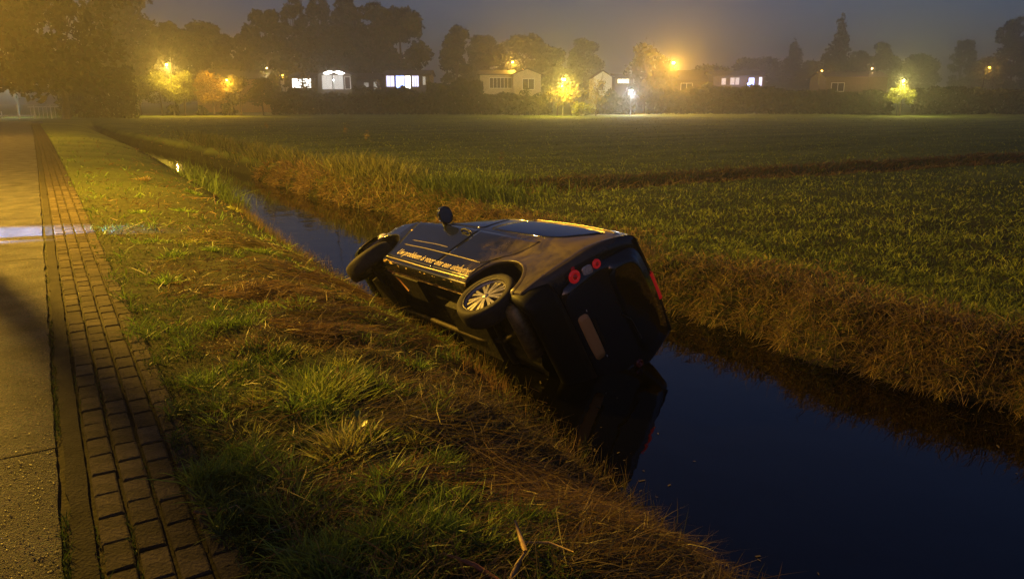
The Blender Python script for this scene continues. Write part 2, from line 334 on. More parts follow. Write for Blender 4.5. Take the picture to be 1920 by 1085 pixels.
def lawn(x, y, hmin, hmax, wmin, lean, cols, calpha, curl=.5):
    n = len(x); d = np.hypot(x, y); z = np.where(x < .46, -.012, height(x, y)-.01)
    D = rng.normal(size=(n, 3))*lean; D[:, 2] = 1; D = unit(D)
    Cv = rng.normal(size=(n, 3))*curl; Cv[:, 2] = -np.abs(Cv[:, 2])*.5
    Ln = rng.uniform(hmin, hmax, n); w = np.maximum(wmin*1.3, d*.00105)*rng.uniform(.7, 1.3, n)
    c = cols[0]*(1-calpha[:, None])+cols[1]*calpha[:, None]; c = c*rng.uniform(.6, 1.35, (n, 1))*rng.uniform(.9, 1.1, (n, 3))
    return np.stack([x, y, z], 1), D, Cv, Ln, w, np.clip(c, 0, 1)
GREEN = np.array([.060, .098, .018]); DRY = np.array([.40, .31, .12]); BROWN = np.array([.26, .155, .06]); LIME = np.array([.19, .29, .045])
# --- verge between the bricks and the ditch
def vergemask(x, y): return (x > .375+.06*np.sin(y*3.1)*vn(x, y, 3, 1)) & (x < xl(y)+.05) & (y > .2)
x, y = polar(330000, -38, 40, 1.5, 45); k = vergemask(x, y); x, y = x[k], y[k]
dry = fbm(x, y, 1.1, 21); tuft = fbm(x, y, 4.5, 31); edge = np.clip((1.5-x)/.9, 0, 1)
isdry = (dry+.05*np.clip((x-1.3)/.9, 0, 1)*(y < 9)+.16*(y < 3.6)*np.clip((x-1.35)/.4, 0, 1)+.13*np.clip((y-10)/5, 0, 1)*(x > .9) > .585) & (x > .75); dens = np.where(isdry, .5, 1)*(.25+.75*(tuft > .42)+.3*edge)
k = rng.random(len(x)) < dens; x, y, isdry, tuft, dry = x[k], y[k], isdry[k], tuft[k], dry[k]
g = ~isdry
p1 = lawn(x[g], y[g], .03, .105, .0046, .5, (GREEN, LIME), np.clip((tuft[g]-.45)*4, 0, 1), .45)
hh = .45+1.25*np.clip((tuft[g]-.40)*3, 0, 1); p1 = (*p1[:3], p1[3]*hh, *p1[4:])
p2 = lawn(x[isdry], y[isdry], .05, .15, .0028, 1.3, (DRY*.6, BROWN*.6), rng.random(isdry.sum()), .6)
# lumps of taller blades all over the verge
cx, cy = polar(420, -36, 38, 1.7, 20); k = vergemask(cx, cy) & (cx > .55) & ~((cy < 3.3) & (cx > 1.45)); cx, cy = cx[k], cy[k]; m_ = 110; nC = len(cx)
rr = np.repeat(rng.uniform(.03, .09, nC), m_); ax_ = rng.normal(size=nC*m_)*rr; ay_ = rng.normal(size=nC*m_)*rr; bx = np.repeat(cx, m_)+ax_; by = np.repeat(cy, m_)+ay_; n = len(bx)
D = unit(np.stack([ax_/rr*.38+rng.normal(size=n)*.25, ay_/rr*.38+rng.normal(size=n)*.25, np.ones(n)], 1)); Cv = D*[[1, 1, 0]]*.6+rng.normal(size=(n, 3))*.12; Cv[:, 2] = -rng.uniform(0, .5, n)
ty = np.repeat(rng.random(nC), m_)[:, None]; cA = np.where(ty < .65, LIME*1.35, np.where(ty < .85, np.array([.40, .42, .09]), DRY*.9)); hC = np.repeat(rng.uniform(.06, .17, nC), m_)
pc = (np.stack([bx, by, height(bx, by)-.01], 1), D, Cv, rng.uniform(.4, 1, n)*hC, np.maximum(.0055, np.hypot(bx, by)*.0011)*rng.uniform(.6, 1.3, n), np.clip((cA*ty+cA*(1-ty))*rng.uniform(.5, 1.35, (n, 1)), 0, 1))
grassobj('verge_grass', 'short green grass mat covering the verge beside the brick strip', [p1, pc])
HD, HB = np.array([.25, .18, .07]), np.array([.15, .085, .035])
def hay(n, cx, cy, sx_, sy_, ang, ln, cols, wid=.0045, lift=.05, spread=.45, rot=0):
    a = rng.normal(size=n)*sx_; b = rng.normal(size=n)*sy_; c_, s_ = math.cos(rot), math.sin(rot)
    x = cx+a*c_-b*s_; y = cy+a*s_+b*c_; k = (x > .5) & (x < xl(y)+.25); x, y = x[k], y[k]; n = len(x)
    th = ang+rng.normal(size=n)*spread
    L_ = rng.uniform(ln[0], ln[1], n); D = np.stack([np.cos(th), np.sin(th), rng.normal(size=n)*.12], 1)
    z0 = height(x, y); z1 = height(x+D[:, 0]*L_, y+D[:, 1]*L_); D[:, 2] += (z1-z0)/L_; D = unit(D)
    Cv = rng.normal(size=(n, 3))*.22; Cv[:, 2] = -np.abs(Cv[:, 2])*.3
    base = np.stack([x, y, np.maximum(z0, WATER)+rng.random(n)*lift+.008], 1)
    t = rng.random((n, 1)); c = (cols[0]*t+cols[1]*(1-t))*rng.uniform(.5, 1.4, (n, 1))
    return base, D, Cv, L_, np.maximum(wid, np.hypot(x, y)*.0008)*rng.uniform(.7, 1.3, n), np.clip(c, 0, 1)
hp = [p2]
# scattered mown stalks all over the slope
x, y = polar(16000, -33, 38, 1.7, 22); k = vergemask(x, y) & (x > .6) & (fbm(x, y, .9, 44) > .42); x, y = x[k], y[k]
b_ = lawn(x, y, .08, .26, .003, 2.6, (DRY*.7, BROWN*.6), rng.random(len(x)), .35); b_[0][:, 2] += .03; hp.append(b_)
OLIVE = np.array([.13, .12, .035])
hp += [hay(1800, 1.95, 2.55, .30, .22, -.2, (.12, .42), (HD*1.25, HB*1.25), rot=-.6),
       hay(2400, 2.35, 2.75, .45, .12, -.95, (.15, .5), (HD*1.25, HB*1.25), rot=-.95),
       hay(1500, 1.15, 3.0, .22, .12, .3, (.08, .25), (HD*1.25, HB*1.25)),
       hay(2600, 1.95, 3.7, .38, .2, .45, (.15, .45), (OLIVE*.8, HD), rot=.2),
       hay(1600, 2.2, 2.1, .35, .2, -.5, (.15, .45), (OLIVE*.7, HB)),
       hay(1500, 2.3, 6.0, .5, .3, -.2, (.15, .5), (OLIVE*.7, HB)),
       hay(1500, 1.5, 1.95, .35, .2, .2, (.15, .45), (OLIVE*.8, HD)),
       hay(1700, 1.75, 5.6, .2, .14, .4, (.08, .28), (HD*1.25, HB*1.25)), hay(1600, 1.65, 6.9, .3, .16, .5, (.08, .28), (HD*1.25, HB*1.25)),
       hay(1500, 2.4, 10.2, .5, .35, -.3, (.12, .4), (OLIVE*.8, HD)), hay(1500, 2.6, 8.2, .4, .3, -.3, (.12, .4), (HB, HD)),
       hay(900, 2.9, 5.0, .25, .3, -.4, (.15, .5), (OLIVE*.7, HB))]
grassobj('mown_hay', 'brown mown stalks strewn in windrows over the near ditch slope', hp, 'hay')
# taller lush tufts on the verge: things one can point to
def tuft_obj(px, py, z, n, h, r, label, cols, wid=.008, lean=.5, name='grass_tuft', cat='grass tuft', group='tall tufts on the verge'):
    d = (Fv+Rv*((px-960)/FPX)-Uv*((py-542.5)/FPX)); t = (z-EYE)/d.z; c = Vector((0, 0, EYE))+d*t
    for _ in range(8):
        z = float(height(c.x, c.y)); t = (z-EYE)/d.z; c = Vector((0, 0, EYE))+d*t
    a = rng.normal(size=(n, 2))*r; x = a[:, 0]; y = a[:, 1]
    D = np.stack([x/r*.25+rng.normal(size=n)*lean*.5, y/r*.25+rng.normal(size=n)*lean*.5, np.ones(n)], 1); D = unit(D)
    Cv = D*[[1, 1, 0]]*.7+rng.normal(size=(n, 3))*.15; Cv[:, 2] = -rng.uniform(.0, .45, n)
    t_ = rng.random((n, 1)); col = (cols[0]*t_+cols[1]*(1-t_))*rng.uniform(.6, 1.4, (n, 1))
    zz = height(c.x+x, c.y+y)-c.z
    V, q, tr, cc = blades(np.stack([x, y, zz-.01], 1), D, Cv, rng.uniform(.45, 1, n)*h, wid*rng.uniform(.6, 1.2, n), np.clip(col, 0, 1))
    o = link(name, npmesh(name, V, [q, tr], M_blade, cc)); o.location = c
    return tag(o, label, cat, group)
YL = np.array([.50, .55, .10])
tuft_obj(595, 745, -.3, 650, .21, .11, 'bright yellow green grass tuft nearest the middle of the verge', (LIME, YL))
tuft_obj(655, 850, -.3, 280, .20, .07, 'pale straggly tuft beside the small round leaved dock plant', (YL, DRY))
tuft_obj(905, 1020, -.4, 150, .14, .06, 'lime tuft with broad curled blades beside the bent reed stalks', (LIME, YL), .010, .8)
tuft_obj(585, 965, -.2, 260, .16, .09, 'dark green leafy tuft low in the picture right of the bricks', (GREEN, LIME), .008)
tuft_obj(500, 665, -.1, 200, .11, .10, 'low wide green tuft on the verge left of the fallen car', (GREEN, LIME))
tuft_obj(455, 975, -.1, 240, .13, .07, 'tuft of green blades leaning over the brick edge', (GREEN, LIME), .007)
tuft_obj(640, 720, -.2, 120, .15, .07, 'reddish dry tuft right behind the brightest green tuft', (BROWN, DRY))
# --- meadow and far bank
x, y = polar(420000, -26, 45, 2.5, 95); b = xr(y); s = x-b; k = (s > .12) & (np.abs(y-ycen(x)) > np.where(x > 9, .75, 0)); x, y, s = x[k], y[k], s[k]
d = np.hypot(x, y); nn = fbm(x, y, .8, 51); fine = fbm(x, y, 3.2, 61)
drya = np.clip(1.15-s*.85+(nn-.5)*2.6, 0, 1); k = rng.random(len(x)) < (.6+.4*(fine > .40)); x, y, s, drya, fine, d = x[k], y[k], s[k], drya[k], fine[k], d[k]
isd = rng.random(len(x)) < drya*.75
pg = lawn(x[~isd], y[~isd], .04, .12, .004, .5, (GREEN*[2.3, 1.9, 1.7], LIME*[1.7, 1.3, 1.2]), np.clip((fine[~isd]-.4)*3, 0, 1), .4)
pd = lawn(x[isd], y[isd], .05, .17, .0035, .9, (DRY*.8, BROWN), rng.random(isd.sum()), .5)
grassobj('meadow_grass', 'green grass of the meadow beyond the ditch', [pg])
# grit on the worn asphalt and weeds in its joints
n = 9000; gx_ = -.14-rng.exponential(.9, n); gy_ = 1/rng.uniform(1/16, 1/1.6, n); k = gx_ > -4; gx_, gy_ = gx_[k], gy_[k]; n = len(gx_); r_ = rng.uniform(.0015, .0048, n)*(1+gy_*.05)
oc = np.array([[1, 0, 0], [-.8, .3, 0], [0, 1, 0], [.2, -1, 0], [0, 0, .9]]); V = (np.stack([gx_, gy_, np.full(n, .0035)], 1)[:, None]+oc[None]*r_[:, None, None]*rng.uniform(.6, 1.4, (n, 5, 1))).reshape(-1, 3)
T = np.array([[0, 2, 4], [2, 1, 4], [1, 3, 4], [3, 0, 4]]); T = ((np.arange(n)*5)[:, None, None]+T[None]).reshape(-1, 3)
o = link('road_grit', npmesh('road_grit', V, [T], mat('grit', (.11, .09, .06), .5, var=.7, vscale=90))); tag(o, 'loose grit scattered over the worn asphalt', 'grit', kind='stuff')
n = 2600; jx = np.where(rng.random(n) < .6, -.12+rng.normal(size=n)*.008, rng.choice([-.012, .105, .22, .337], n)+rng.normal(size=n)*.004); jy = 1/rng.uniform(1/14, 1/1.8, n); k = vn(jy, jx*3, 2.1, 91) > .45; jx, jy = jx[k], jy[k]; n = len(jx)
jw = (np.stack([jx, jy, np.full(n, -.015)], 1), unit(np.stack([rng.normal(size=n)*.5, rng.normal(size=n)*.5, np.ones(n)], 1)), rng.normal(size=(n, 3))*.3, rng.uniform(.015, .045, n), np.full(n, .004), np.tile(GREEN, (n, 1))*rng.uniform(.6, 1.6, (n, 1)))
grassobj('joint_weeds', 'tiny weeds growing in the joints of the bricks and the asphalt edge', [jw], 'weeds')
# brown stubble hanging on the far bank edge
yy = rng.uniform(.5, 26, 42000); yy = yy[rng.random(len(yy)) < np.clip(7/yy, .25, 1)]; s = rng.random(len(yy))**1.4*.55
clump = vn(yy, yy*0, 2.2, 71); k = rng.random(len(yy)) < .25+.9*clump; yy, s = yy[k], s[k]
xx = xr(yy)+s-.03; n = len(xx); z = np.maximum(height(xx, yy), WATER)+rng.random(n)*.12
D = np.stack([-rng.uniform(-.1, .7, n), rng.normal(size=n)*.3, rng.uniform(-.3, 1, n)], 1); D = unit(D)
Cv = np.stack([-rng.uniform(0, .5, n), rng.normal(size=n)*.15, -rng.uniform(.1, .8, n)], 1); t = rng.random((n, 1))
st = (np.stack([xx, yy, z], 1), D, Cv, rng.uniform(.08, .30, n), np.maximum(.004, np.hypot(xx, yy)*.0009), np.clip((DRY*t+BROWN*(1-t))*rng.uniform(.4, 1.2, (n, 1)), 0, 1))
# side ditch banks
xx = rng.uniform(9, 34, 16000); yy = ycen(xx)+np.where(rng.random(16000) < .65, 1, -1)*rng.uniform(.3, 1.3, 16000); n = len(xx)
sd_ = lawn(xx, yy, .08, .28, .01, .7, (DRY*.5, BROWN*.6), rng.random(n), .5)
grassobj('bank_stubble', 'dry brown stubble hanging over the far bank of the ditch and the side ditch', [pd, st, sd_], 'dry grass')
# small stubble at the near waterline
yy = rng.uniform(2.2, 20, 5000); xx = xl(yy)+rng.normal(size=5000)*.10; n = 5000
D = unit(np.stack([rng.normal(size=n)*.25+.15, rng.normal(size=n)*.25, np.ones(n)], 1)); t = rng.random((n, 1))
ns = (np.stack([xx, yy, np.maximum(height(xx, yy), WATER)-.01], 1), D, rng.normal(size=(n, 3))*.2, rng.uniform(.05, .2, n), np.full(n, .004), (BROWN*t+GREEN*(1-t)))
yy = rng.normal(size=260)*.28+5.0; xx = 2.95+rng.normal(size=260)*.14; n = 260
D = unit(np.stack([rng.normal(size=n)*.12, rng.normal(size=n)*.12, np.ones(n)], 1))
ns2 = (np.stack([xx, yy, height(xx, yy)], 1), D, rng.normal(size=(n, 3))*.06, rng.uniform(.08, .22, n), np.full(n, .006), np.tile(BROWN*1.3, (n, 1)))
grassobj('water_edge_grass', 'sparse upright grass along the near waterline', [ns, ns2])
# --- reeds
def reedbed(name, label, xc, yc, sx_, sy_, n, h, plumes, cols, tilt=(-.15, -.1)):
    c = Vector((xc, yc, float(height(xc, yc)))); x = rng.normal(size=n)*sx_; y = rng.normal(size=n)*sy_
    wx = xc+x; wy = yc+y; k = (wx > xr(wy)-.10); x, y, wx, wy = x[k], y[k], wx[k], wy[k]; n = len(x)
    z = np.maximum(height(wx, wy), WATER)-c.z
    D = unit(np.stack([rng.normal(size=n)*.28+tilt[0], rng.normal(size=n)*.28+tilt[1], np.ones(n)], 1))
    Cv = rng.normal(size=(n, 3))*.22; Cv[:, 0] += .12; Cv[:, 2] = -rng.uniform(0, .35, n)
    t = rng.random((n, 1)); col = np.clip((cols[0]*t+cols[1]*(1-t))*rng.uniform(.5, 1.35, (n, 1)), 0, 1)
    ln = rng.uniform(.35, 1, n)*h*np.exp(-(x/sx_/2)**2*.5)
    A = [blades(np.stack([x, y, z], 1), D, Cv, ln, np.full(n, max(.010, math.hypot(xc, yc)*.0009)), col)]
    for (ox, oy, ph) in plumes:
        m_ = 26; base = np.tile([[ox, oy, ph]], (m_, 1))+rng.normal(size=(m_, 3))*[.02, .02, .07]
        A.append(blades(np.array([[ox-.12, oy, 0.]]), unit(np.array([[.12, 0, ph]])), np.zeros((1, 3)), np.array([ph]), np.array([.012]), RG[None]*.8))
        A.append(blades(base, unit(np.stack([rng.uniform(.2, 1, m_), rng.normal(size=m_)*.3, rng.uniform(-.1, .8, m_)], 1)), np.tile([[.2, 0, -.4]], (m_, 1)), rng.uniform(.06, .16, m_), np.full(m_, .016), np.tile([DRY*.7], (m_, 1))))
    V, q, tr, cc, o = [], [], [], [], 0
    for a in A: V.append(a[0]); q.append(a[1]+o); tr.append(a[2]+o); cc.append(a[3]); o += len(a[0])
    ob = link(name, npmesh(name, np.concatenate(V), [np.concatenate(q), np.concatenate(tr)], M_blade, np.concatenate(cc))); ob.location = c
    return tag(ob, label, 'reeds', 'reed beds on the far bank')
RG = np.array([.12, .16, .035]); RY = np.array([.30, .27, .09])
reedbed('reed_bed', 'tallest reed bed with two drooping plumes on the far bank behind the car front', 7.3, 18.9, .45, 1.3, 3600, .85, [(-.3, 1.0, 1.25), (.05, .4, 1.05)], (RG, RY))
reedbed('reed_bed', 'green broad leaved reeds bending over the water just above the car mirror', 7.7, 14.6, .5, .9, 2600, .6, [], (RG, GREEN*1.2), (-.35, 0))
reedbed('reed_bed', 'reed bed with one pale plume between the car roof and the side ditch', 9.4, 15.6, .9, .9, 3200, .45, [(.1, .3, 1.0)], (RG, LIME))
reedbed('reed_bed', 'loose reed bed with bent plumes further up the far bank', 7.0, 26.5, .35, 2.4, 1300, .7, [(0, 1.8, 1.1)], (RG, RY))
reedbed('reed_bed', 'farthest reed bed where the ditch fades into the fog', 6.7, 36, .4, 4.0, 900, .8, [], (RG*.9, RY*.8))
reedbed('reed_bed', 'low reddish reed fringe on the far bank between two taller beds', 7.0, 22.5, .3, 1.6, 1500, .35, [], (BROWN, DRY))
# leafy clump at the near bank where the verge meets the water
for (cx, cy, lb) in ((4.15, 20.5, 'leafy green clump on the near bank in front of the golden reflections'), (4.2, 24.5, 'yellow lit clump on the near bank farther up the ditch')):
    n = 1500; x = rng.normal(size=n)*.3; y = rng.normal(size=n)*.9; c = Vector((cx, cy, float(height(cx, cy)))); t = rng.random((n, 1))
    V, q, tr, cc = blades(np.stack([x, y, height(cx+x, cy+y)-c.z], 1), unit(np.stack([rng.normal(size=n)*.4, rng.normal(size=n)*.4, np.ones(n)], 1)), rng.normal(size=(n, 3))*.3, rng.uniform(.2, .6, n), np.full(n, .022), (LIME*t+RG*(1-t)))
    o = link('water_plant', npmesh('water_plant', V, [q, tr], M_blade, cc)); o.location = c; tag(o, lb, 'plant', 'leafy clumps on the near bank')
# ------------------------------------------------------------------ small things on the verge
def onverge(px, py, up=0):
    d = (Fv+Rv*((px-960)/FPX)-Uv*((py-542.5)/FPX)); z = -.2
    for _ in range(12):
        t = (z-EYE)/d.z; c = Vector((0, 0, EYE))+d*t; z = float(height(c.x, c.y))
    c.z = z; return c
M_stalk = mat('dead_reed_stalk', (.42, .27, .11), .55, var=.3, vscale=20); M_redstalk = mat('reddish_dead_stalk', (.34, .13, .05), .55, var=.3, vscale=20)
def stalk(a, b, la, lb_, r, m, label, mid=.02):
    r *= 1.3
    A = onverge(*a); B = onverge(*b); A.z += la; B.z += lb_; M = (A+B)/2+Vector((0, 0, mid))
    mb = MB(); mb.tube([(0, 0, 0), M-A, B-A], [r, r*.9, r*.45], 7); o = mb.build('reed_stalk', m); o.location = A; tag(o, label, 'stalk', 'snapped reed stalks on the verge')
stalk((955, 1120), (985, 1078), .06, .10, .009, M_stalk, 'upright golden snapped reed stalk at the bottom edge of the picture', .01)
stalk((985, 1078), (966, 1028), .10, .125, .008, M_stalk, 'short golden stalk standing on the bend of the snapped reed', .0)
stalk((950, 1122), (832, 1068), .05, .07, .008, M_redstalk, 'reddish stalk lying to the left of the golden snapped reed')
stalk((985, 1042), (1075, 1060), .06, .06, .004, M_stalk, 'thin pale stalk lying to the right of the golden snapped reed')
stalk((1085, 924), (1152, 930), .05, .05, .004, M_redstalk, 'thin pinkish stalk pointing at the dark water')
stalk((398, 352), (404, 385), .30, .0, .012, M_stalk, 'single bent stem standing on the near bank up the ditch')
# dried leaf on the bricks
L0 = onverge(398, 985); L0.z = -.012; mb = MB(); P = []
for i in range(9):
    t = i/8; w = .028*math.sin(math.pi*(t*.9+.05)); P.append([(-.07+.14*t, s*w, .002+.016*abs(s)+.012*t*t) for s in (-1, -.5, 0, .5, 1)])
mb.grid(P); o = mb.build('fallen_leaf', mat('dead_leaf', (.34, .17, .06), .6, var=.3, vscale=40)); o.location = L0+Vector((0, 0, .01)); o.rotation_euler = (.1, .1, -.5)
tag(o, 'curled brown dead leaf on the edge of the bricks', 'leaf')
mb = MB(); mb.tube([(.07, 0, .04), (.10, .01, .05), (.13, .0, .03)], .0018, 5); mb.build('leaf_stem', M_stalk, o)
# dock plant
c = onverge(668, 822); e = empty('dock_plant', c); tag(e, 'small round leaved dock plant on the verge lit yellow green', 'plant')
mb = MB(); mb.tube([(0, 0, 0), (.005, 0, .07), (.0, .01, .15)], [.003, .0025, .0015], 6); mb.build('stem', mat('green_stem', (.12, .15, .04), .5), e)
lm = mat('dock_leaf', (.15, .20, .04), .45, var=.3, vscale=30)
for (az, el, s, z0) in ((.2, .8, .055, .03), (2.2, .5, .05, .02), (4.1, .7, .045, .04), (.6, 1.1, .04, .09), (3.2, 1.0, .035, .08)):
    mb = MB(); P = []; d = Vector((math.cos(az)*math.cos(el), math.sin(az)*math.cos(el), math.sin(el))); sd = Vector((-math.sin(az), math.cos(az), 0))
    for i in range(7):
        t = i/6; w = s*.5*math.sin(math.pi*min(1, t*.92+.04)); p = Vector((0, 0, z0))+d*(.02+s*1.5*t)+Vector((0, 0, -.02*t*t)); P.append([p+sd*w*q+Vector((0, 0, .006*abs(q))) for q in (-1, 0, 1)])
    mb.grid(P); mb.build('leaf', lm, e)

# ------------------------------------------------------------------ the car, on its side in the ditch
CR = Matrix(((-.0733, -.4761, .8763), (.9968, -.0061, .0800), (-.0328, .8794, .4750)))
car = empty('hatchback_car', (3.4469, 7.1102, -.8898)); car.rotation_euler = CR.to_euler()
tag(car, 'dark blue hatchback lying on its right side in the ditch', 'car')
TX = [1.90, 1.86, 1.78, 1.62, 1.45, 1.2, .95, .6, .3, 0, -.5, -1.0, -1.4, -1.7, -1.80]
TB = dict(W=[.46, .56, .66, .73, .765, .79, .79, .795, .80, .80, .80, .80, .80, .795, .785],
          b=[.32, .28, .24, .21, .20, .19, .18, .18, .18, .18, .18, .18, .20, .25, .27],
          B=[.60, .66, .75, .83, .87, .92, .95, .965, .98, .99, 1.0, 1.02, 1.03, 1.04, 1.04],
          T=[.66, .73, .83, .92, .97, 1.02, 1.07, 1.28, 1.46, 1.56, 1.62, 1.63, 1.61, 1.58, 1.565],
          E=[.36, .44, .53, .60, .63, .66, .665, .63, .605, .59, .585, .59, .60, .61, .61],
          D=[.03, .035, .04, .045, .05, .05, .05, .09, .085, .08, .075, .07, .07, .07, .07])
def tb(k, x): return float(np.interp(-x, [-q for q in TX], TB[k]))
def sec(x, n=5):
    W, b, B, T, E, D = [tb(k, x) for k in 'WbBTED']
    zE = max(T-D, B+.02)
    C = [(W-.13, b), (W-.035, b+.015), (W-.012, b+.07), (W, b+(B-b)*.42), (W-.006, b+(B-b)*.70), (W-.016, B), ((W-.016+E)/2+.020, (B+zE)/2), (E, zE), (E-.09, min(T-.012, zE+.045)), (E*.45, T-.003), (0, T)]
    out = []
    for i in range(len(C)-1):
        p0 = C[max(i-1, 0)]; p1 = C[i]; p2 = C[i+1]; p3 = C[min(i+2, len(C)-1)]
        for k in range(n):
            t = k/n; out.append(tuple(.5*((2*p1[a])+(p2[a]-p0[a])*t+(2*p0[a]-5*p1[a]+4*p2[a]-p3[a])*t*t+(3*p1[a]-p0[a]-3*p2[a]+p3[a])*t**3) for a in (0, 1)))
    out.append(C[-1]); return out
def dent(x, z):
    d = 0
    r2 = ((x+1.12)/.34)**2+((z-.80)/.15)**2
    if r2 < 4: d += -.028*math.exp(-r2)+.016*math.exp(-r2*.7)*noise.noise((x*9, z*13, 3.1))+.008*math.exp(-r2*.7)*abs(noise.noise((x*22, z*26, 1.1)))
    return d
def Ys(x, z):
    p = sec(x); zs = [q[1] for q in p[:40]]; ys = [q[0] for q in p[:40]]
    return float(np.interp(z, zs, ys))+dent(x, z)
def rake(x, z): return -max(0, (-x-1.45)/.35)*(z-.9)*.17 if x < -1.45 else 0.
def sp(x, z, off=.0): return Vector((x+rake(x, z), Ys(x, z)+off, z))
AR = .345; AX = 1.232; AZ = .285
xs_ = [1.90, 1.88, 1.86, 1.83]+list(np.arange(1.80, -1.80, -.03))+[-1.80]
def ring(x):
    h = sec(x); L_ = [(x+rake(x, z), y+(dent(x, z) if y > .6 else 0), z) for y, z in h]; R_ = [(x+rake(x, z), -y, z) for y, z in h[::-1][1:]]
    return L_+R_
rows_ = [ring(x) for x in xs_]
def cap(last, cx, cz, steps):
    out = []
    for s, dx in steps: out.append([(p[0]+dx-rake(p[0], p[2])+(rake(-1.8, cz+(p[2]-cz)*s) if p[0] < 0 else 0), p[1]*s, cz+(p[2]-cz)*s) for p in last])
    return out
rows_ = cap(rows_[0], 0, .5, [(0.001, .05), (.5, .05), (.8, .04), (.94, .02)])+rows_+cap(rows_[-1], 0, .9, [(.992, -.022), (.975, -.04), (.945, -.055), (.88, -.066), (.7, -.078), (.4, -.086), (.001, -.088)])
mb = MB(); mb.grid(rows_)
# cut the wheel arches
keep = []; V = mb.v
def inside(v): 
    if abs(v[1]) < .45: return 0
    for ax in (AX, -AX):
        if math.hypot(v[0]-ax, v[2]-AZ) < AR or (abs(v[0]-ax) < AR and v[2] < AZ): return ax
    return 0
ins = [inside(v) for v in V]
mb.f = [f for f in mb.f if not all(ins[i] for i in f)]
used = {i for f in mb.f for i in f}
for i in used:
    if ins[i]:
        ax = ins[i]; x, y, z = V[i]
        if z >= AZ: r = math.hypot(x-ax, z-AZ)+1e-6; V[i] = (ax+(x-ax)*AR/r, y, AZ+(z-AZ)*AR/r)
        else: V[i] = (ax+AR*(1 if x > ax else -1), y, z)
body = mb.build('body', M_paint, car)
def patch(poly, off, m, name, parent, rings=5, thick=.0, side=1, sub=5):
    """panel that follows the body side inside a rounded outline given in (x, z)"""
    pts = []
    n = len(poly)
    for i in range(n):
        p0, p1, p2, p3 = [poly[(i+k-1) % n] for k in range(4)]
        for k in range(sub):
            t = k/sub; pts.append(tuple(.5*((2*p1[a])+(p2[a]-p0[a])*t*.5*1+(2*p0[a]-5*p1[a]+4*p2[a]-p3[a])*t*t*.0)+(p2[a]-p1[a])*0 for a in (0, 1)) if False else tuple(p1[a]*(1-t)+p2[a]*t for a in (0, 1)))
    for _ in range(2):
        pts = [tuple((pts[i-1][a]+2*pts[i][a]+pts[(i+1) % len(pts)][a])/4 for a in (0, 1)) for i in range(len(pts))]
    cx = sum(p[0] for p in pts)/len(pts); cz = sum(p[1] for p in pts)/len(pts); mb = MB(); P = []
    for s in [1.0]+[1-(k/rings) for k in range(0, rings)]+[.001]:
        row = []
        for (x, z) in pts:
            q = sp(cx+(x-cx)*s, cz+(z-cz)*s, off if len(P) else off-.012); row.append((q.x, q.y*side, q.z))
        P.append(row)
    mb.grid(P, closev=True); return mb.build(name, m, parent)
def sline(pts, r, m, name, parent, off=0, k=6, n=6, side=1):
    q = []
    for i in range(len(pts)-1):
        for j in range(n): t = j/n; q.append((pts[i][0]*(1-t)+pts[i+1][0]*t, pts[i][1]*(1-t)+pts[i+1][1]*t))
    q.append(pts[-1]); P = [sp(x, z, off) for x, z in q]
    if side < 0: P = [Vector((p.x, -p.y, p.z)) for p in P]
    mb = MB(); mb.tube(P, r, k); return mb.build(name, m, parent)
# arch lips and liners
for ax in (AX, -AX):
    for sd in (1, -1):
        mb = MB(); P = []
        for i in range(25):
            a = math.pi*(1.0-i/24)*1.12-.06*math.pi; x = ax+AR*math.cos(a); z = max(.2, AZ+AR*math.sin(a)); y = Ys(x, z)
            x2 = ax+(AR+.035)*math.cos(a); z2 = AZ+(AR+.035)*math.sin(a); z2 = max(z2, .2)
            P.append([(x2, sd*(Ys(x2, z2)+.001), z2), (x+.3*(x2-x), sd*(y+.012), z+.3*(z2-z)), (x, sd*(y+.008), z), (x, sd*(y-.02), z), (x, sd*(.48), z)])
        P = [r[:4] for r in P]; mb.grid(P); mb.build('arch_lip', M_paint, car)
        mb = MB(); P = []
        for i in range(17):
            a = math.pi*(1-i/16); x = ax+(AR+.002)*math.cos(a); z = AZ+(AR+.002)*math.sin(a); P.append([(x, sd*.775, z), (x, sd*.5, z), (ax+.02*math.cos(a), sd*.49, z*.2+.25)])
        mb.grid(P); mb.build('wheel_housing', M_under, car)
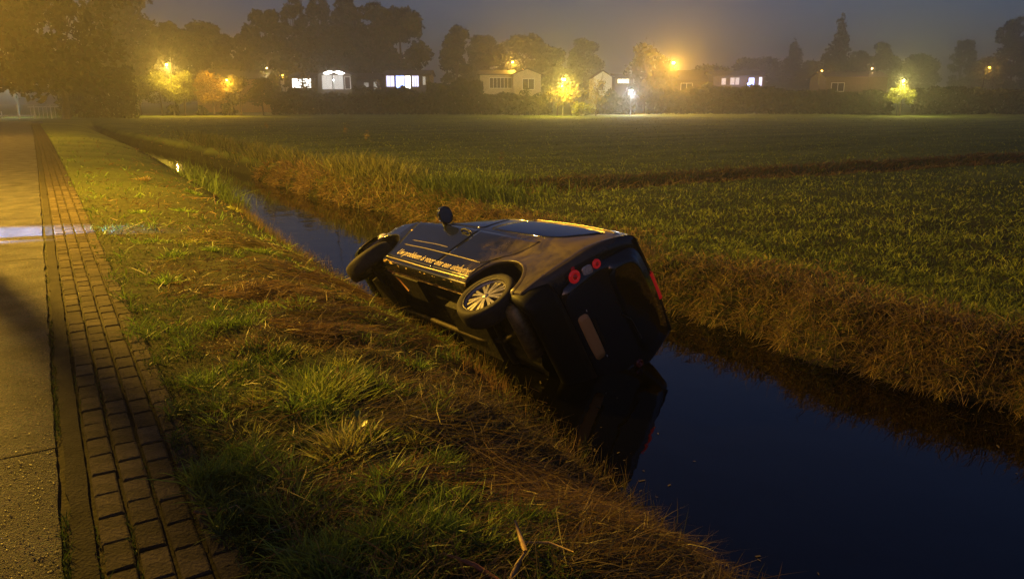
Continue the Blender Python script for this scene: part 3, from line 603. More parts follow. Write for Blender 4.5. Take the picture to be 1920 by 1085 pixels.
# wheels
def wheel(c, steer=0, camber=0):
    e_t = MB(); R0, w = .305, .095
    e_t.lathe([(.212, -w*.8), (.217, -w), (.265, -w*1.05), (.290, -w*.95), (R0, -w*.6), (R0+.002, 0), (R0, w*.6), (.291, w*.95), (.268, w*1.05), (.232, w*.98), (.220, w*.88), (.214, w*.75)], k=48)
    for i in range(60):
        a = 2*math.pi*i/60
        for s in (-1, 1):
            p = [Vector(((R0+d)*math.cos(a+b), y, (R0+d)*math.sin(a+b))) for d, b, y in ((.001, 0, s*.02), (.001, .055, s*.055), (.001, .075, s*.055), (.001, .02, s*.02))]
            e_t.quad(*[q*1.006 for q in p])
    t = e_t.build('wheel', M_rubber, car)
    rim = MB(); rim.lathe([(.215, -w*.8), (.213, .02), (.207, .045), (.218, .080), (.226, .089), (.221, .074), (.207, .06)], k=48)
    r_ = rim.build('rim', M_alloy, t)
    bk = MB(); bk.lathe([(.0, .0), (.205, .0)], k=32); bk.build('brake_disc', M_under, t)
    hub = MB(); hub.lathe([(.034, .03), (.034, .066), (.026, .074), (0, .076)], k=20); hub.build('hub_cap', M_alloy, t)
    for i in range(9):
        s_ = MB(); a = 2*math.pi*i/9
        for dd in (-.13, .13):
            n = len(s_.v)
            for r, hw, y in ((.024, .009, .066), (.11, .0115, .063), (.210, .015, .054)):
                for sg in (-1, 1):
                    for yy_ in (y, y-.03):
                        ang = a+dd*(.55+.45*(r/.19))*1.0; s_.v.append((r*math.cos(ang)-sg*hw*math.sin(ang), yy_, r*math.sin(ang)+sg*hw*math.cos(ang)))
            for q in (0, 4): s_.f += [(n+q, n+q+2, n+q+6, n+q+4), (n+q, n+q+4, n+q+5, n+q+1), (n+q+2, n+q+3, n+q+7, n+q+6)]
        s_.build('spoke', M_alloy, t, smooth=False)
    t.location = c; t.rotation_euler = (camber, 0, steer); return t
wheel((-AX-.055, .685, .165), 0, math.radians(-3)); wheel((AX, .70, .175), math.radians(-31), math.radians(4))
w_ = wheel((-AX, -.715, .22), math.pi); w_ = wheel((AX, -.70, .2), math.pi-.5)
# glass
patch([(.585, 1.02), (.50, 1.13), (.34, 1.31), (.22, 1.40), (.0, 1.43), (-.10, 1.42), (-.13, 1.20), (-.15, 1.04), (.2, 1.02)], .004, M_glass, 'front_side_window', car, rings=8)
patch([(-.24, 1.05), (-.26, 1.25), (-.34, 1.40), (-.45, 1.455), (-.9, 1.47), (-1.3, 1.465), (-1.58, 1.435), (-1.66, 1.40), (-1.60, 1.28), (-1.42, 1.12), (-1.2, 1.07), (-.7, 1.05)], .004, M_glass, 'rear_side_window', car, rings=8)
patch([(.585, 1.02), (.50, 1.13), (.34, 1.31), (.22, 1.40), (.0, 1.43), (-.10, 1.42), (-.13, 1.20), (-.15, 1.04), (.2, 1.02)], .004, M_glass, 'front_side_window', car, side=-1)
patch([(-.24, 1.05), (-.26, 1.25), (-.34, 1.40), (-.45, 1.455), (-.9, 1.47), (-1.3, 1.465), (-1.58, 1.435), (-1.66, 1.40), (-1.60, 1.28), (-1.42, 1.12), (-1.2, 1.07), (-.7, 1.05)], .004, M_glass, 'rear_side_window', car, side=-1)
mb = MB(); P = []
for i in range(9):
    x = .95-i*.105; p = sec(x); T = tb('T', x); E = tb('E', x)-.09; P.append([(x, E*q, np.interp(-abs(E*q), [-a[0] for a in p[28:]], [a[1] for a in p[28:]])+.005) for q in np.linspace(-1, 1, 9)])
mb.grid(P); mb.build('windscreen', M_glass, car)
M_trim = mat('window_trim', (.40, .34, .26), .3, .8)
sline([(-.42, 1.50), (-.9, 1.515), (-1.3, 1.51), (-1.58, 1.485), (-1.70, 1.45), (-1.73, 1.41)], .006, M_trim, 'drip_rail', car, .006, n=5)
sline([(.60, 1.06), (.45, 1.23), (.30, 1.40), (.15, 1.475), (-.1, 1.495), (-.42, 1.50)], .005, M_blackpl, 'roof_gutter', car, .004, n=5)
# doors: raised skins with dark seams round them
def doorpanel(front, rear, name):
    mb = MB(); zs = np.linspace(.275, .985, 20); P = []
    for z in zs:
        a = np.interp(z, [f[0] for f in front], [f[1] for f in front]); b = np.interp(z, [f[0] for f in rear], [f[1] for f in rear])
        row = []
        for q in np.linspace(0, 1, 26): x = a+(b-a)*q; row.append(sp(x, z, .005))
        P.append([sp(a, z, -.01)]+row+[sp(b, z, -.01)])
    P = [[p-Vector((0, .014, 0)) for p in P[0]]]+P+[[p-Vector((0, .014, 0)) for p in P[-1]]]
    mb.grid(P); o = mb.build(name, M_paint, car)
    return o
fr = [(.27, .87), (.5, .93), (.75, 1.07), (.985, 1.16)]
fdoor = doorpanel(fr, [(.27, -.14), (.985, -.16)], 'front_door')
rdoor = doorpanel([(.27, -.152), (.985, -.172)], [(.27, -.87), (.42, -.855), (.60, -.93), (.75, -1.06), (.985, -1.22)], 'rear_door')
M_seam = mat('seam_gap', (.002, .002, .002), .9)
sline([(.875, .262), (.935, .5), (1.075, .75), (1.165, .985)], .005, M_seam, 'door_seam', car, .001)
sline([(-.146, .262), (-.166, .985)], .004, M_seam, 'door_seam', car, .001)
# creases
M_crease = mat('trim_strip', (.26, .22, .17), .3, .5)
sline([(.80, .505), (.3, .512), (-.3, .512), (-.80, .505)], .006, M_crease, 'door_moulding', car, .006, n=8)
sline([(.76, .60), (.2, .615), (-.02, .612)], .004, M_crease, 'upper_moulding', car, .005, n=8)
sline([(-.80, .505), (-.86, .53), (-.98, .64)], .005, M_seam, 'moulding_end', car, .005, n=4)
# handle, side repeater
mb = MB(); h = [sp(.10-.17*t, .905+.004*math.sin(t*3.1), .012+.030*math.sin(math.pi*t)**.6) for t in [i/10 for i in range(11)]]; mb.tube(h, .011, 8); mb.build('door_handle', M_blackpl, fdoor)
mb = MB(); c = sp(.02, .885, .0); mb.ball((c.x, c.y+.002, c.z), .055, .006, .028, 16); mb.build('handle_recess', M_seam, fdoor)
mb = MB(); h = [sp(.11-.19*t, .918, .014+.028*math.sin(math.pi*t)**.6) for t in [i/10 for i in range(11)]]; mb.tube(h, .004, 6); mb.build('handle_edge', M_trim, fdoor)
mb = MB(); c = sp(1.04, .765, .004); mb.ball(c, .022, .009, .014, 14); mb.build('side_repeater', mat('repeater_lens', (.9, .62, .3), .2, coat=1), car)
mb = MB(); mb.ball(sp(-.62, .41, .006), .008); mb.build('paint_chip', M_letter, car)
# lettering
cu = bpy.data.curves.new('lettering', 'FONT'); cu.body = 'Uw probleem is voor ons een uitdaging!'; cu.size = 1; cu.shear = .28; cu.offset = .007; cu.resolution_u = 3
to = bpy.data.objects.new('lettering_source', cu); COL.objects.link(to); dg = bpy.context.evaluated_depsgraph_get(); tm = bpy.data.meshes.new_from_object(to.evaluated_get(dg)); bpy.data.objects.remove(to)
tx = np.array([v.co[:] for v in tm.vertices]); wx = tx[:, 0].max(); 
for v in tm.vertices:
    x = .745-(v.co.x/wx)*1.58; z = .338+v.co.y*.122-.02*(v.co.x/wx); v.co = sp(x, z, .0068)
tm.update(); link('lettering', tm, fdoor, M_letter)['kind'] = 'stuff'
# sill: bright lower door edge, rusty flange below
sline([(.87, .262), (0, .252), (-.88, .262)], .011, M_trim, 'sill_edge', car, .004, n=20)
mb = MB(); P = []
for i in range(90):
    x = .86-1.76*i/89; row = []
    for j in range(9):
        t = j/8; y = .782-.17*t; z = .215-.02*math.sin(t*9)-.012*t+.010*noise.noise((x*11, t*6, 2))+.008*noise.noise((x*37, t*17, 2)); row.append((x, y, z))
    P.append(row)
mb.grid(P); mb.build('rusty_sill', M_rust, car, smooth=False)
# mirror
mc = sp(.60, 1.0, 0); mb = MB(); mb.tube([mc+Vector((0, -.03, -.01)), mc+Vector((.01, .05, .0)), mc+Vector((.0, .07, .02))], [.032, .032, .036], 10); mir = mb.build('mirror', M_blackpl, car)
mb = MB(); P = []
for (dx, s) in ((.06, .05), (.058, .35), (.045, .72), (.02, .94), (-.02, 1.0), (-.045, 1.0), (-.047, .93)):
    P.append([(mc.x+dx, mc.y+.105+.105*s*math.copysign(abs(math.cos(a))**.8, math.cos(a)), mc.z+.035+.085*s*math.copysign(abs(math.sin(a))**.8, math.sin(a))) for a in [2*math.pi*q/24 for q in range(24)]])
mb.grid(P, closev=True); mb.build('mirror_housing', M_paint, mir)
mb = MB(); n = 24; mb.v = [(mc.x-.040, mc.y+.105+.096*math.cos(2*math.pi*q/n), mc.z+.035+.076*math.sin(2*math.pi*q/n)) for q in range(n)]; mb.f = [tuple(range(n))]; mb.build('mirror_glass', mat('mirror_glass', (.25, .25, .25), .03, 1), mir, smooth=False)
# tail
def tailx(y, z):
    s = min(1, (abs(y/.78)**4+abs((z-.9)/.64)**4)**.25); d = float(np.interp(s, [0, .4, .7, .88, .945, .975, .992, 1], [-.088, -.086, -.078, -.066, -.055, -.04, -.022, 0])); return -1.80-(z-.9)*.17+d
def tailpatch(pts, off, m, name, parent, rings=4):
    if len(pts) < 20:
        pts = [tuple(pts[i][a]*(1-t/6)+pts[(i+1) % len(pts)][a]*t/6 for a in (0, 1)) for i in range(len(pts)) for t in range(6)]
        for _ in range(3): pts = [tuple((pts[i-1][a]+2*pts[i][a]+pts[(i+1) % len(pts)][a])/4 for a in (0, 1)) for i in range(len(pts))]
    cy = sum(p[0] for p in pts)/len(pts); cz = sum(p[1] for p in pts)/len(pts); mb = MB(); P = []
    for k, s in enumerate([1.0]+[1-(q/rings) for q in range(rings)]+[.001]):
        P.append([(tailx(cy+(y-cy)*s, cz+(z-cz)*s)-(off if k else off-.012), cy+(y-cy)*s, cz+(z-cz)*s) for y, z in pts])
    mb.grid(P, closev=True); return mb.build(name, m, parent)
def circ(cy, cz, r, n=24, ry=None): return [(cy+r*math.cos(2*math.pi*i/n), cz+(ry or r)*math.sin(2*math.pi*i/n)) for i in range(n)]
gate = tailpatch([(.60, .55), (.64, 1.0), (.60, 1.10), (.54, 1.46), (.0, 1.50), (-.54, 1.46), (-.60, 1.10), (-.64, 1.0), (-.60, .55), (0, .52)], .018, M_paint, 'tailgate', car, 6)
tailpatch([(.56, 1.08), (.50, 1.42), (.0, 1.45), (-.50, 1.42), (-.56, 1.08), (0, 1.06)], .024, M_glass, 'rear_window', gate, 5)
mb = MB(); P = []
for i in range(13):
    y = -.56+1.12*i/12; z = 1.545-.02*abs(y); P.append([(-1.80, y, z+.01), (-1.90, y, z+.002), (-1.955, y, z-.018), (-1.95, y, z-.035), (-1.88, y, z-.05)])
mb.grid(P); mb.build('roof_spoiler', M_paint, car)
mb = MB(); P = []
for i in range(7): y = -.155+.31*i/6; P.append([(-1.93, y, 1.545), (-1.972, y, 1.538), (-1.972, y, 1.500), (-1.93, y, 1.492)])
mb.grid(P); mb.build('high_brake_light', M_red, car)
for sd in (1, -1):
    hs_ = tailpatch([(sd*.700, .70), (sd*.715, .80), (sd*.70, .92), (sd*.68, 1.05), (sd*.62, 1.10), (sd*.56, 1.05), (sd*.55, .90), (sd*.57, .74), (sd*.63, .69)], .008, M_blackpl, 'tail_light', car)
    for (cy, cz, r) in ((.635, .775, .064), (.612, 1.02, .046)):
        x0 = tailx(cy, cz)
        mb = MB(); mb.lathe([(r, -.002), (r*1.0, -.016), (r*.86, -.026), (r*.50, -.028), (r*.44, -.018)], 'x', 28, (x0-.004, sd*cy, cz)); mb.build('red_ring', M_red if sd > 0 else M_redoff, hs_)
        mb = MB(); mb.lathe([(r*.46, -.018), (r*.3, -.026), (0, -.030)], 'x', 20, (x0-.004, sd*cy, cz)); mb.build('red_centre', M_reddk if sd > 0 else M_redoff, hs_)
    tailpatch([(sd*.665, .865), (sd*.585, .855), (sd*.565, .955), (sd*.655, .965)], .024, M_clear if sd > 0 else M_glass, 'reversing_lens', hs_)
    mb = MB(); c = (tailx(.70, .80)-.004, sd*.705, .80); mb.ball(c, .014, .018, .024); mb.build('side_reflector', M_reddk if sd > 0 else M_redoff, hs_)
# plate, badge, wiper, lock light
pl = tailpatch([(.262, .635), (.262, .70), (.235, .725), (.12, .728), (-.12, .728), (-.235, .725), (-.262, .70), (-.262, .64), (-.235, .618), (-.05, .612), (.235, .612)], .028, M_plate, 'number_plate', gate)
mb = MB()
for i, w in enumerate((.020, .014, .018, .016, .012, .018, .014)):
    y = .46-.038*i; x = tailx(y, .87)-.010; mb.box(x-.003, x, y-w, y, .862, .868); mb.box(x-.003, x, y-.005, y, .855, .878)
    if i % 2: mb.box(x-.003, x, y-w, y, .873, .878)
mb.build('badge_letters', M_chrome, gate, smooth=False)
mb = MB(); mb.tube([(tailx(0, 1.02)-.02, 0, 1.04), (tailx(0, 1.1)-.035, -.1, 1.10), (tailx(0, 1.13)-.03, -.36, 1.13)], [.014, .008, .006]); mb.build('rear_wiper', M_blackpl, gate)
mb = MB(); x = tailx(0, .76); mb.box(x-.03, x+.02, -.16, .16, .745, .775); mb.build('handle_bar', M_blackpl, gate, smooth=False)
for sy in (.272, -.285):
    mb = MB(); mb.ball((tailx(sy, .74)-.012, sy, .735), .008, .018, .008, 10); mb.build('plate_lamp', mat('plate_lamp_glass', (.6, .6, .5), .2, coat=1), gate)
# bumpers
def bumper(sgn, pts, name, prof):
    half = pts; full = half+[(x, -y) for x, y in half[::-1][1:]]; P = []
    for i, (x, y) in enumerate(full):
        a = full[max(i-1, 0)]; b = full[min(i+1, len(full)-1)]; d = Vector((b[0]-a[0], b[1]-a[1])).normalized(); nrm = Vector((d.y, -d.x))
        if nrm.x*sgn < 0 and abs(y) < .6 or nrm.y*y < 0 and abs(y) >= .6: nrm = -nrm
        P.append([(x+nrm.x*o, y+nrm.y*o, z) for o, z in prof])
    mb = MB(); mb.grid(P); return mb.build(name, M_paint if sgn > 0 else M_bump, car)
rp = [(-1.585, .795), (-1.66, .79), (-1.74, .775), (-1.81, .74), (-1.86, .68), (-1.885, .58), (-1.90, .42), (-1.905, .2), (-1.908, 0)]
bumper(-1, rp, 'rear_bumper', [(-.16, .235), (-.11, .205), (-.06, .215), (-.035, .26), (-.022, .36), (-.022, .47), (-.03, .53), (-.05, .55), (-.08, .555)])
fp = [(1.58, .785), (1.66, .765), (1.75, .72), (1.83, .64), (1.89, .52), (1.93, .35), (1.95, .15), (1.955, 0)]
bumper(1, fp, 'front_bumper', [(-.18, .20), (-.09, .18), (-.02, .20), (.004, .26), (.01, .36), (.01, .47), (-.004, .54), (-.03, .57)])
for sy in (.6, -.6): mb = MB(); mb.ball((1.80, sy, .66), .10, .10, .09); mb.build('headlight', M_clear, car)
# underside
mb = MB(); P = []
for i in range(70):
    x = 1.62-3.2*i/69; row = []
    for j in range(23):
        y = -.66+1.32*j/22; z = .23+.018*math.cos(y*38)*(abs(y) < .6)+.012*noise.noise((x*5, y*5, 1))-.03*math.exp(-(y/.09)**2)*0+(.06 if abs(abs(x)-AX) < AR+.04 and abs(y) > .42 else 0); row.append((x, y, z))
    P.append(row)
mb.grid(P); mb.build('floor_pan', M_under, car)
mb = MB(); mb.tube([(1.5, .05, .18), (1.0, .06, .15), (.2, .05, .16), (-.7, .06, .15), (-1.1, .12, .2), (-1.5, .35, .2)], .027); mb.build('exhaust_pipe', mat('exhaust_steel', (.06, .045, .03), .7, .2, var=.5, vscale=18), car)
mb = MB(); mb.grid([[(-1.34-.11*c_, y, .215+.075*s_) for c_, s_ in [(math.cos(2*math.pi*q/18), math.sin(2*math.pi*q/18)) for q in range(18)]] for y in (.28, .281)], closev=True)
mb.tube([(-1.60, .70, .20), (-1.60, .66, .20), (-1.60, .1, .205), (-1.60, .06, .205)], [.03, .085, .085, .03], 16); mb.build('exhaust_silencer', mat('silencer_steel', (.34, .27, .14), .45, .7, var=.4, vscale=14), car)
mb = MB(); mb.tube([(-1.22, .62, .19), (-1.12, .45, .2), (-1.08, 0, .2), (-1.12, -.45, .2), (-1.22, -.62, .19)], .038); mb.box(-1.30, -.80, .50, .58, .14, .21); mb.box(-1.30, -.80, -.58, -.50, .14, .21); mb.build('rear_axle', M_under, car)
mb = MB(); mb.box(-.98, -.30, -.45, .42, .14, .24); mb.build('fuel_tank', M_under, car, smooth=False)
mb = MB(); mb.box(.98, 1.42, -.42, .42, .13, .25); mb.tube([(1.2, .42, .18), (1.22, .66, .17)], .03); mb.tube([(1.12, .38, .16), (1.22, .62, .14)], .022); mb.tube([(1.24, .60, .16), (1.22, .58, .52)], .035); mb.build('front_subframe', M_under, car, smooth=False)
mb = MB(); mb.box(.15, .95, .34, .62, .165, .24); mb.build('floor_shield', M_under, car, smooth=False)
mb = MB(); mb.tube([(.80, .66, .19), (.60, .56, .17), (.52, .42, .17)], .016); mb.build('brake_pipe', mat('rusty_pipe', (.35, .14, .04), .6), car)
# ------------------------------------------------------------------ trees
def leafcloud(blobs, n, size, cols, squash=.8):
    b = np.array([q[:4] for q in blobs]); wgt = b[:, 3]**2; k = rng.choice(len(b), n, p=wgt/wgt.sum())
    d = rng.normal(size=(n, 3)); d /= np.linalg.norm(d, axis=1)[:, None]; r = b[k, 3]*(rng.uniform(.35, 1.08, n)**.6+np.abs(rng.normal(size=n))*.13)
    c = b[k, :3]+d*r[:, None]*[1, 1, squash]
    a1 = rng.normal(size=(n, 3)); a1 /= np.linalg.norm(a1, axis=1)[:, None]; a2 = np.cross(a1, rng.normal(size=(n, 3))); a2 /= np.linalg.norm(a2, axis=1)[:, None]
    s = (size*rng.uniform(.5, 1.3, n))[:, None]
    V = np.stack([c-a1*s, c-a2*s*.6, c+a1*s, c+a2*s*.6], 1).reshape(-1, 3); q = (np.arange(n)*4)[:, None]+np.arange(4)
    tone = (rng.uniform(.6, 1.4, len(b))[k])[:, None]*rng.uniform(.8, 1.2, (n, 1)); t = rng.random((n, 1))
    return V, q, np.repeat(np.clip((cols[0]*t+cols[1]*(1-t))*tone, 0, 1), 4, axis=0)
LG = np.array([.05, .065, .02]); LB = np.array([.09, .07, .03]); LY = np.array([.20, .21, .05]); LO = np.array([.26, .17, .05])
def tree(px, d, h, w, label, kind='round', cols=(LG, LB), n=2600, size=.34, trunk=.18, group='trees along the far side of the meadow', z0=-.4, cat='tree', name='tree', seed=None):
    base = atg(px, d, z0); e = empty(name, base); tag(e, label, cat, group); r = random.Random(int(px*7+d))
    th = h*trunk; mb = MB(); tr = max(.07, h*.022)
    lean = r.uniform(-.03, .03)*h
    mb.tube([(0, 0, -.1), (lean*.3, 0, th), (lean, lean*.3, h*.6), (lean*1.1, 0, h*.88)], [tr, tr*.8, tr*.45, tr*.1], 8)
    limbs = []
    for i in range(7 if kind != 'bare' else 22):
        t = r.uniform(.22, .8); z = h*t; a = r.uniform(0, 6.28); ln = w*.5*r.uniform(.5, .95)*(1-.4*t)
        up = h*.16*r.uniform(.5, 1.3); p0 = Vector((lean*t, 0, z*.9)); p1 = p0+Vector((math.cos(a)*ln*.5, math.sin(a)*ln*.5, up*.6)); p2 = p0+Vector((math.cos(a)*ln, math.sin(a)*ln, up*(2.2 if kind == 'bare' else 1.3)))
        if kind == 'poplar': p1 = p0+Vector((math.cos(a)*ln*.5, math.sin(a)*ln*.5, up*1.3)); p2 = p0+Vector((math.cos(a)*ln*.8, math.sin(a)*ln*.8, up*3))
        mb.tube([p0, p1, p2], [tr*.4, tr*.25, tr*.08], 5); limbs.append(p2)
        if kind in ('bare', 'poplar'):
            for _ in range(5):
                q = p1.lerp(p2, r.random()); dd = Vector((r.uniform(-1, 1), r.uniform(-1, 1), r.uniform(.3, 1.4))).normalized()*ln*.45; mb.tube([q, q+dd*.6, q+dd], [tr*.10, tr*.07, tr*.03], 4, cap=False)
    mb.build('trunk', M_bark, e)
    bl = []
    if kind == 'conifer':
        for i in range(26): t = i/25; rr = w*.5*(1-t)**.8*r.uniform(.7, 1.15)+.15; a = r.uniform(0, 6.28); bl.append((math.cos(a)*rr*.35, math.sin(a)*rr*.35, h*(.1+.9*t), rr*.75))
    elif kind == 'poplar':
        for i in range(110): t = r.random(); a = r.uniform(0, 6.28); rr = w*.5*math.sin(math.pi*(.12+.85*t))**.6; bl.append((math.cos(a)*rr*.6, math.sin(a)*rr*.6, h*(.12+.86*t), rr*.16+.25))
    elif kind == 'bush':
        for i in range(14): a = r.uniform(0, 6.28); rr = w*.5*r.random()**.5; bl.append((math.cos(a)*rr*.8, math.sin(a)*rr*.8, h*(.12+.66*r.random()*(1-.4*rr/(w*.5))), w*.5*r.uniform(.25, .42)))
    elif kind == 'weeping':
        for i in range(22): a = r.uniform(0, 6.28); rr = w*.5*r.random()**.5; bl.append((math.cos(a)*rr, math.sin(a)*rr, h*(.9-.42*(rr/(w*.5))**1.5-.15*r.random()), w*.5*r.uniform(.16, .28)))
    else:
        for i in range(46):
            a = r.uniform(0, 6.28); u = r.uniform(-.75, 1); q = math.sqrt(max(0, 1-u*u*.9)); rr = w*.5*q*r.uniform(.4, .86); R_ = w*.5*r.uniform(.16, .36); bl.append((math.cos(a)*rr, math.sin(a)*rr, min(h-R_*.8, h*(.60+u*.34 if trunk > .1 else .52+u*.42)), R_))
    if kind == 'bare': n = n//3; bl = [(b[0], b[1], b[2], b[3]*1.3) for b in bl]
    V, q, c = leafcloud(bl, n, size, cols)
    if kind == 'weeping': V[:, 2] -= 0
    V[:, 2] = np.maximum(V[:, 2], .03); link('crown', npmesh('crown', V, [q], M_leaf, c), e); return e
G1 = 'dark trees behind the houses'
big = [(-140, 62, 19, 17, 'round', 'tall fog wrapped tree partly outside the left edge of the picture'), (-35, 66, 19, 17, 'round', 'huge orange tinted tree over the lit barrier at the far left'),
       (118, 76, 19, 12, 'round', 'huge dark tree second from the left edge with its top cut off'), (250, 125, 21, 14, 'round', 'dark tree with a spreading shoulder right of the huge left trees'),
       (330, 130, 15.2, 6, 'round', 'narrow dim tree standing in the gap left of the flat topped tree'),
       (392, 135, 16.6, 10.5, 'round', 'broad round topped tree behind the golden lit willows'), (475, 140, 16, 7, 'round', 'dim tree top between two broader dark trees'), (505, 132, 18, 8, 'round', 'dark tree with a double top left of the feathery tall trees'),
       (560, 140, 21, 7.5, 'poplar', 'feathery tall tree leftmost of the thin topped group'), (607, 142, 21.5, 7.5, 'poplar', 'feathery tall tree in the middle of the thin topped group'), (655, 140, 21, 8, 'poplar', 'feathery tall tree rightmost of the thin topped group'),
       (705, 135, 18.6, 10, 'round', 'dark tree just right of the feathery tall trees'), (758, 136, 18.5, 11, 'round', 'massive dark tree at the right end of the tall left group'), (620, 134, 14.5, 15, 'round', 'wide dark tree behind the house with the bright gable'),
       (858, 150, 16.4, 7.5, 'round', 'tree with a small pointed top left of the bungalow'), (905, 185, 17, 11, 'round', 'low dim tree left of the highest small street lamp'), (985, 200, 18.5, 17, 'round', 'broad foggy tree behind the bungalow with the lamp'),
       (1095, 210, 18.5, 12, 'round', 'rounded foggy tree above the white gabled house'), (1035, 205, 16, 10, 'round', 'foggy tree behind the brightest yellow lamp'),
       (1208, 118, 10.4, 6.2, 'bare', 'half bare dark tree beside the white star shaped lamp'), (1240, 124, 8.5, 5, 'bare', 'half bare tree right below the right hand amber lamp'),
       (1480, 235, 21, 12, 'conifer', 'foggy conical tree left of the tallest conifer'), (1564, 200, 24.5, 10.5, 'conifer', 'tallest dark conifer rising above the fog on the right'), (1528, 225, 15, 12, 'round', 'low foggy tree at the foot of the tallest conifer'),
       (1610, 225, 16.5, 11, 'round', 'foggy tree just right of the tallest conifer'), (1650, 240, 20, 10, 'round', 'dim rounded tree right of the tallest conifer'), (1710, 240, 16, 14, 'round', 'dim tree behind the small glowing tree'), (1793, 250, 22, 9, 'round', 'faint narrow tree second from the right edge'), (1890, 200, 23, 12, 'round', 'faint dark tree at the right edge of the picture'), (1420, 230, 14.5, 17, 'round', 'low foggy tree over the house with the blue light'), (1330, 230, 12.5, 17, 'round', 'low foggy tree right of the right hand amber lamp'),
       (1850, 240, 15, 14, 'round', 'foggy tree behind the faint lamp at the far right'), (1990, 200, 20, 13, 'round', 'foggy tree just outside the right edge')]
for (px, d, h, w, k, lb) in big: tree(px, d, h, w, lb, k, n=9000 if w > 9 else 5000, size=.42 if d > 90 else .36, group=G1, trunk=.06)
G2 = 'lit willows in front of the golden road'
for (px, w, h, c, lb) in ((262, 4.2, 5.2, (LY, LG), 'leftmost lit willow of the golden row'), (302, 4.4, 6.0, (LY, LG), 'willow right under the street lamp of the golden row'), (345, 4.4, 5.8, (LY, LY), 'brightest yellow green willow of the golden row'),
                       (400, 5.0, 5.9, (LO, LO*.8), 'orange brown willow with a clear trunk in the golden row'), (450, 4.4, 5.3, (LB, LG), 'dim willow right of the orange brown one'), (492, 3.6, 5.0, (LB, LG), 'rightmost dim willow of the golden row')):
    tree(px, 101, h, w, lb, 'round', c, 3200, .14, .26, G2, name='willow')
for (px, w, h, lb) in ((428, 2.2, 2.3, 'small round shrub right of the orange brown willow trunk'), (322, 2.0, 2.0, 'small round shrub between the lit willow trunks'), (378, 1.6, 1.9, 'small shrub left of the orange brown willow trunk'), (238, 3.0, 2.6, 'dark shrub at the left end of the golden row')):
    tree(px, 101.5, h, w, lb, 'bush', (LG, LG), 600, .16, .1, 'shrubs under the willows', name='shrub', cat='shrub')
G3 = 'shrubs lit by the brightest yellow lamp'
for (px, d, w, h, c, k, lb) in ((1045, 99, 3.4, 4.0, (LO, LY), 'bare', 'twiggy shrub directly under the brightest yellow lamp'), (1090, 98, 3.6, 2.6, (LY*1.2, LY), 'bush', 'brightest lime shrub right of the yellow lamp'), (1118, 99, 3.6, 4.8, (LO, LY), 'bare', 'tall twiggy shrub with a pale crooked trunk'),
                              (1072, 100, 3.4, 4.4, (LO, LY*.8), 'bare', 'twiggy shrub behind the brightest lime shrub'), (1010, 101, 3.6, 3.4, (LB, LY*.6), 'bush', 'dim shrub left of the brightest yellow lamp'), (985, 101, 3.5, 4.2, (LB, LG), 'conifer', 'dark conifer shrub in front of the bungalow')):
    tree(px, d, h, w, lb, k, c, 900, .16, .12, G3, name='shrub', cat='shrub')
tree(1690, 100, 4.6, 4.6, 'small weeping tree glowing yellow green above its own pool of light', 'weeping', (LY*1.3, LY), 1500, .17, .3, name='weeping_tree')
tree(572, 118, 7.4, 4.2, 'small lit tree left of the house with the bright gable', 'conifer', (LO, LB), 900, .2, .1, group='small trees between the houses')
tree(710, 122, 5.5, 2.2, 'small orange lit tree between the gable house and the blue lit windows', 'conifer', (LO*1.2, LO), 700, .2, .1, group='small trees between the houses')
e = empty('young_tree', Vector((-1.22, 11.1, 0))); tag(e, 'tree trunk beside the road just outside the left edge throwing the diagonal shadow', 'tree')
mb = MB(); mb.tube([(0, 0, 0), (.01, 0, 1.8), (-.01, .02, 3.4), (.0, 0, 4.9)], [.12, .11, .10, .10], 12); mb.build('trunk', M_bark, e)
# hedges
def hedge(px0, px1, d, h, label, th=2.2, n=3600, cols=(LG, LB), z0=-.4, rag=.35):
    a = atg(px0, d, z0); b = atg(px1, d, z0); ln = (b-a).length; u = (b-a).normalized(); v = Vector((-u.y, u.x, 0))
    x = rng.random(n)*ln; top = h*(1-rag*.5+rag*vn(x, x*0, .8, px0)*1.0); y = rng.uniform(-.5, .5, n)*th; z = rng.random(n)**.75*top
    c = np.stack([x*u.x+y*v.x, x*u.y+y*v.y, z], 1); a1 = rng.normal(size=(n, 3)); a1 /= np.linalg.norm(a1, axis=1)[:, None]; a2 = np.cross(a1, rng.normal(size=(n, 3))); a2 /= np.linalg.norm(a2, axis=1)[:, None]; s = .30*rng.uniform(.5, 1.3, (n, 1))
    V = np.stack([c-a1*s, c-a2*s*.6, c+a1*s, c+a2*s*.6], 1).reshape(-1, 3); V[:, 2] = np.maximum(V[:, 2], .02); t = rng.random((n, 1))
    o = link('hedge', npmesh('hedge', V, [(np.arange(n)*4)[:, None]+np.arange(4)], M_leaf, np.repeat((cols[0]*t+cols[1]*(1-t))*rng.uniform(.6, 1.2, (n, 1)), 4, axis=0))); o.location = a
    tag(o, label, 'hedge', 'dark hedges along the far edge of the meadow')
hedge(510, 660, 108, 3.2, 'dark hedge in front of the house with the bright gable')
hedge(662, 800, 108, 3.6, 'dark hedge under the blue lit windows')
hedge(802, 905, 108, 4.6, 'tall dark hedge left of the bungalow wall', n=4200)
hedge(905, 1035, 106, 2.8, 'ragged dark hedge in front of the bungalow')
hedge(1118, 1190, 108, 3.0, 'hedge of small dark conifers left of the white star shaped lamp', rag=.8)
hedge(1215, 1420, 112, 4.0, 'long dark hedge right of the half bare tree', n=6500)
hedge(1420, 1560, 112, 3.6, 'foggy hedge under the tallest conifer', n=4500)
hedge(1560, 1672, 110, 3.2, 'foggy hedge left of the glowing weeping tree', n=3600)
hedge(1712, 1960, 112, 3.6, 'faint hedge at the far right', n=5500)
hedge(112, 250, 84, 5.5, 'dark hedge right of the lit barrier at the far left', n=4200)

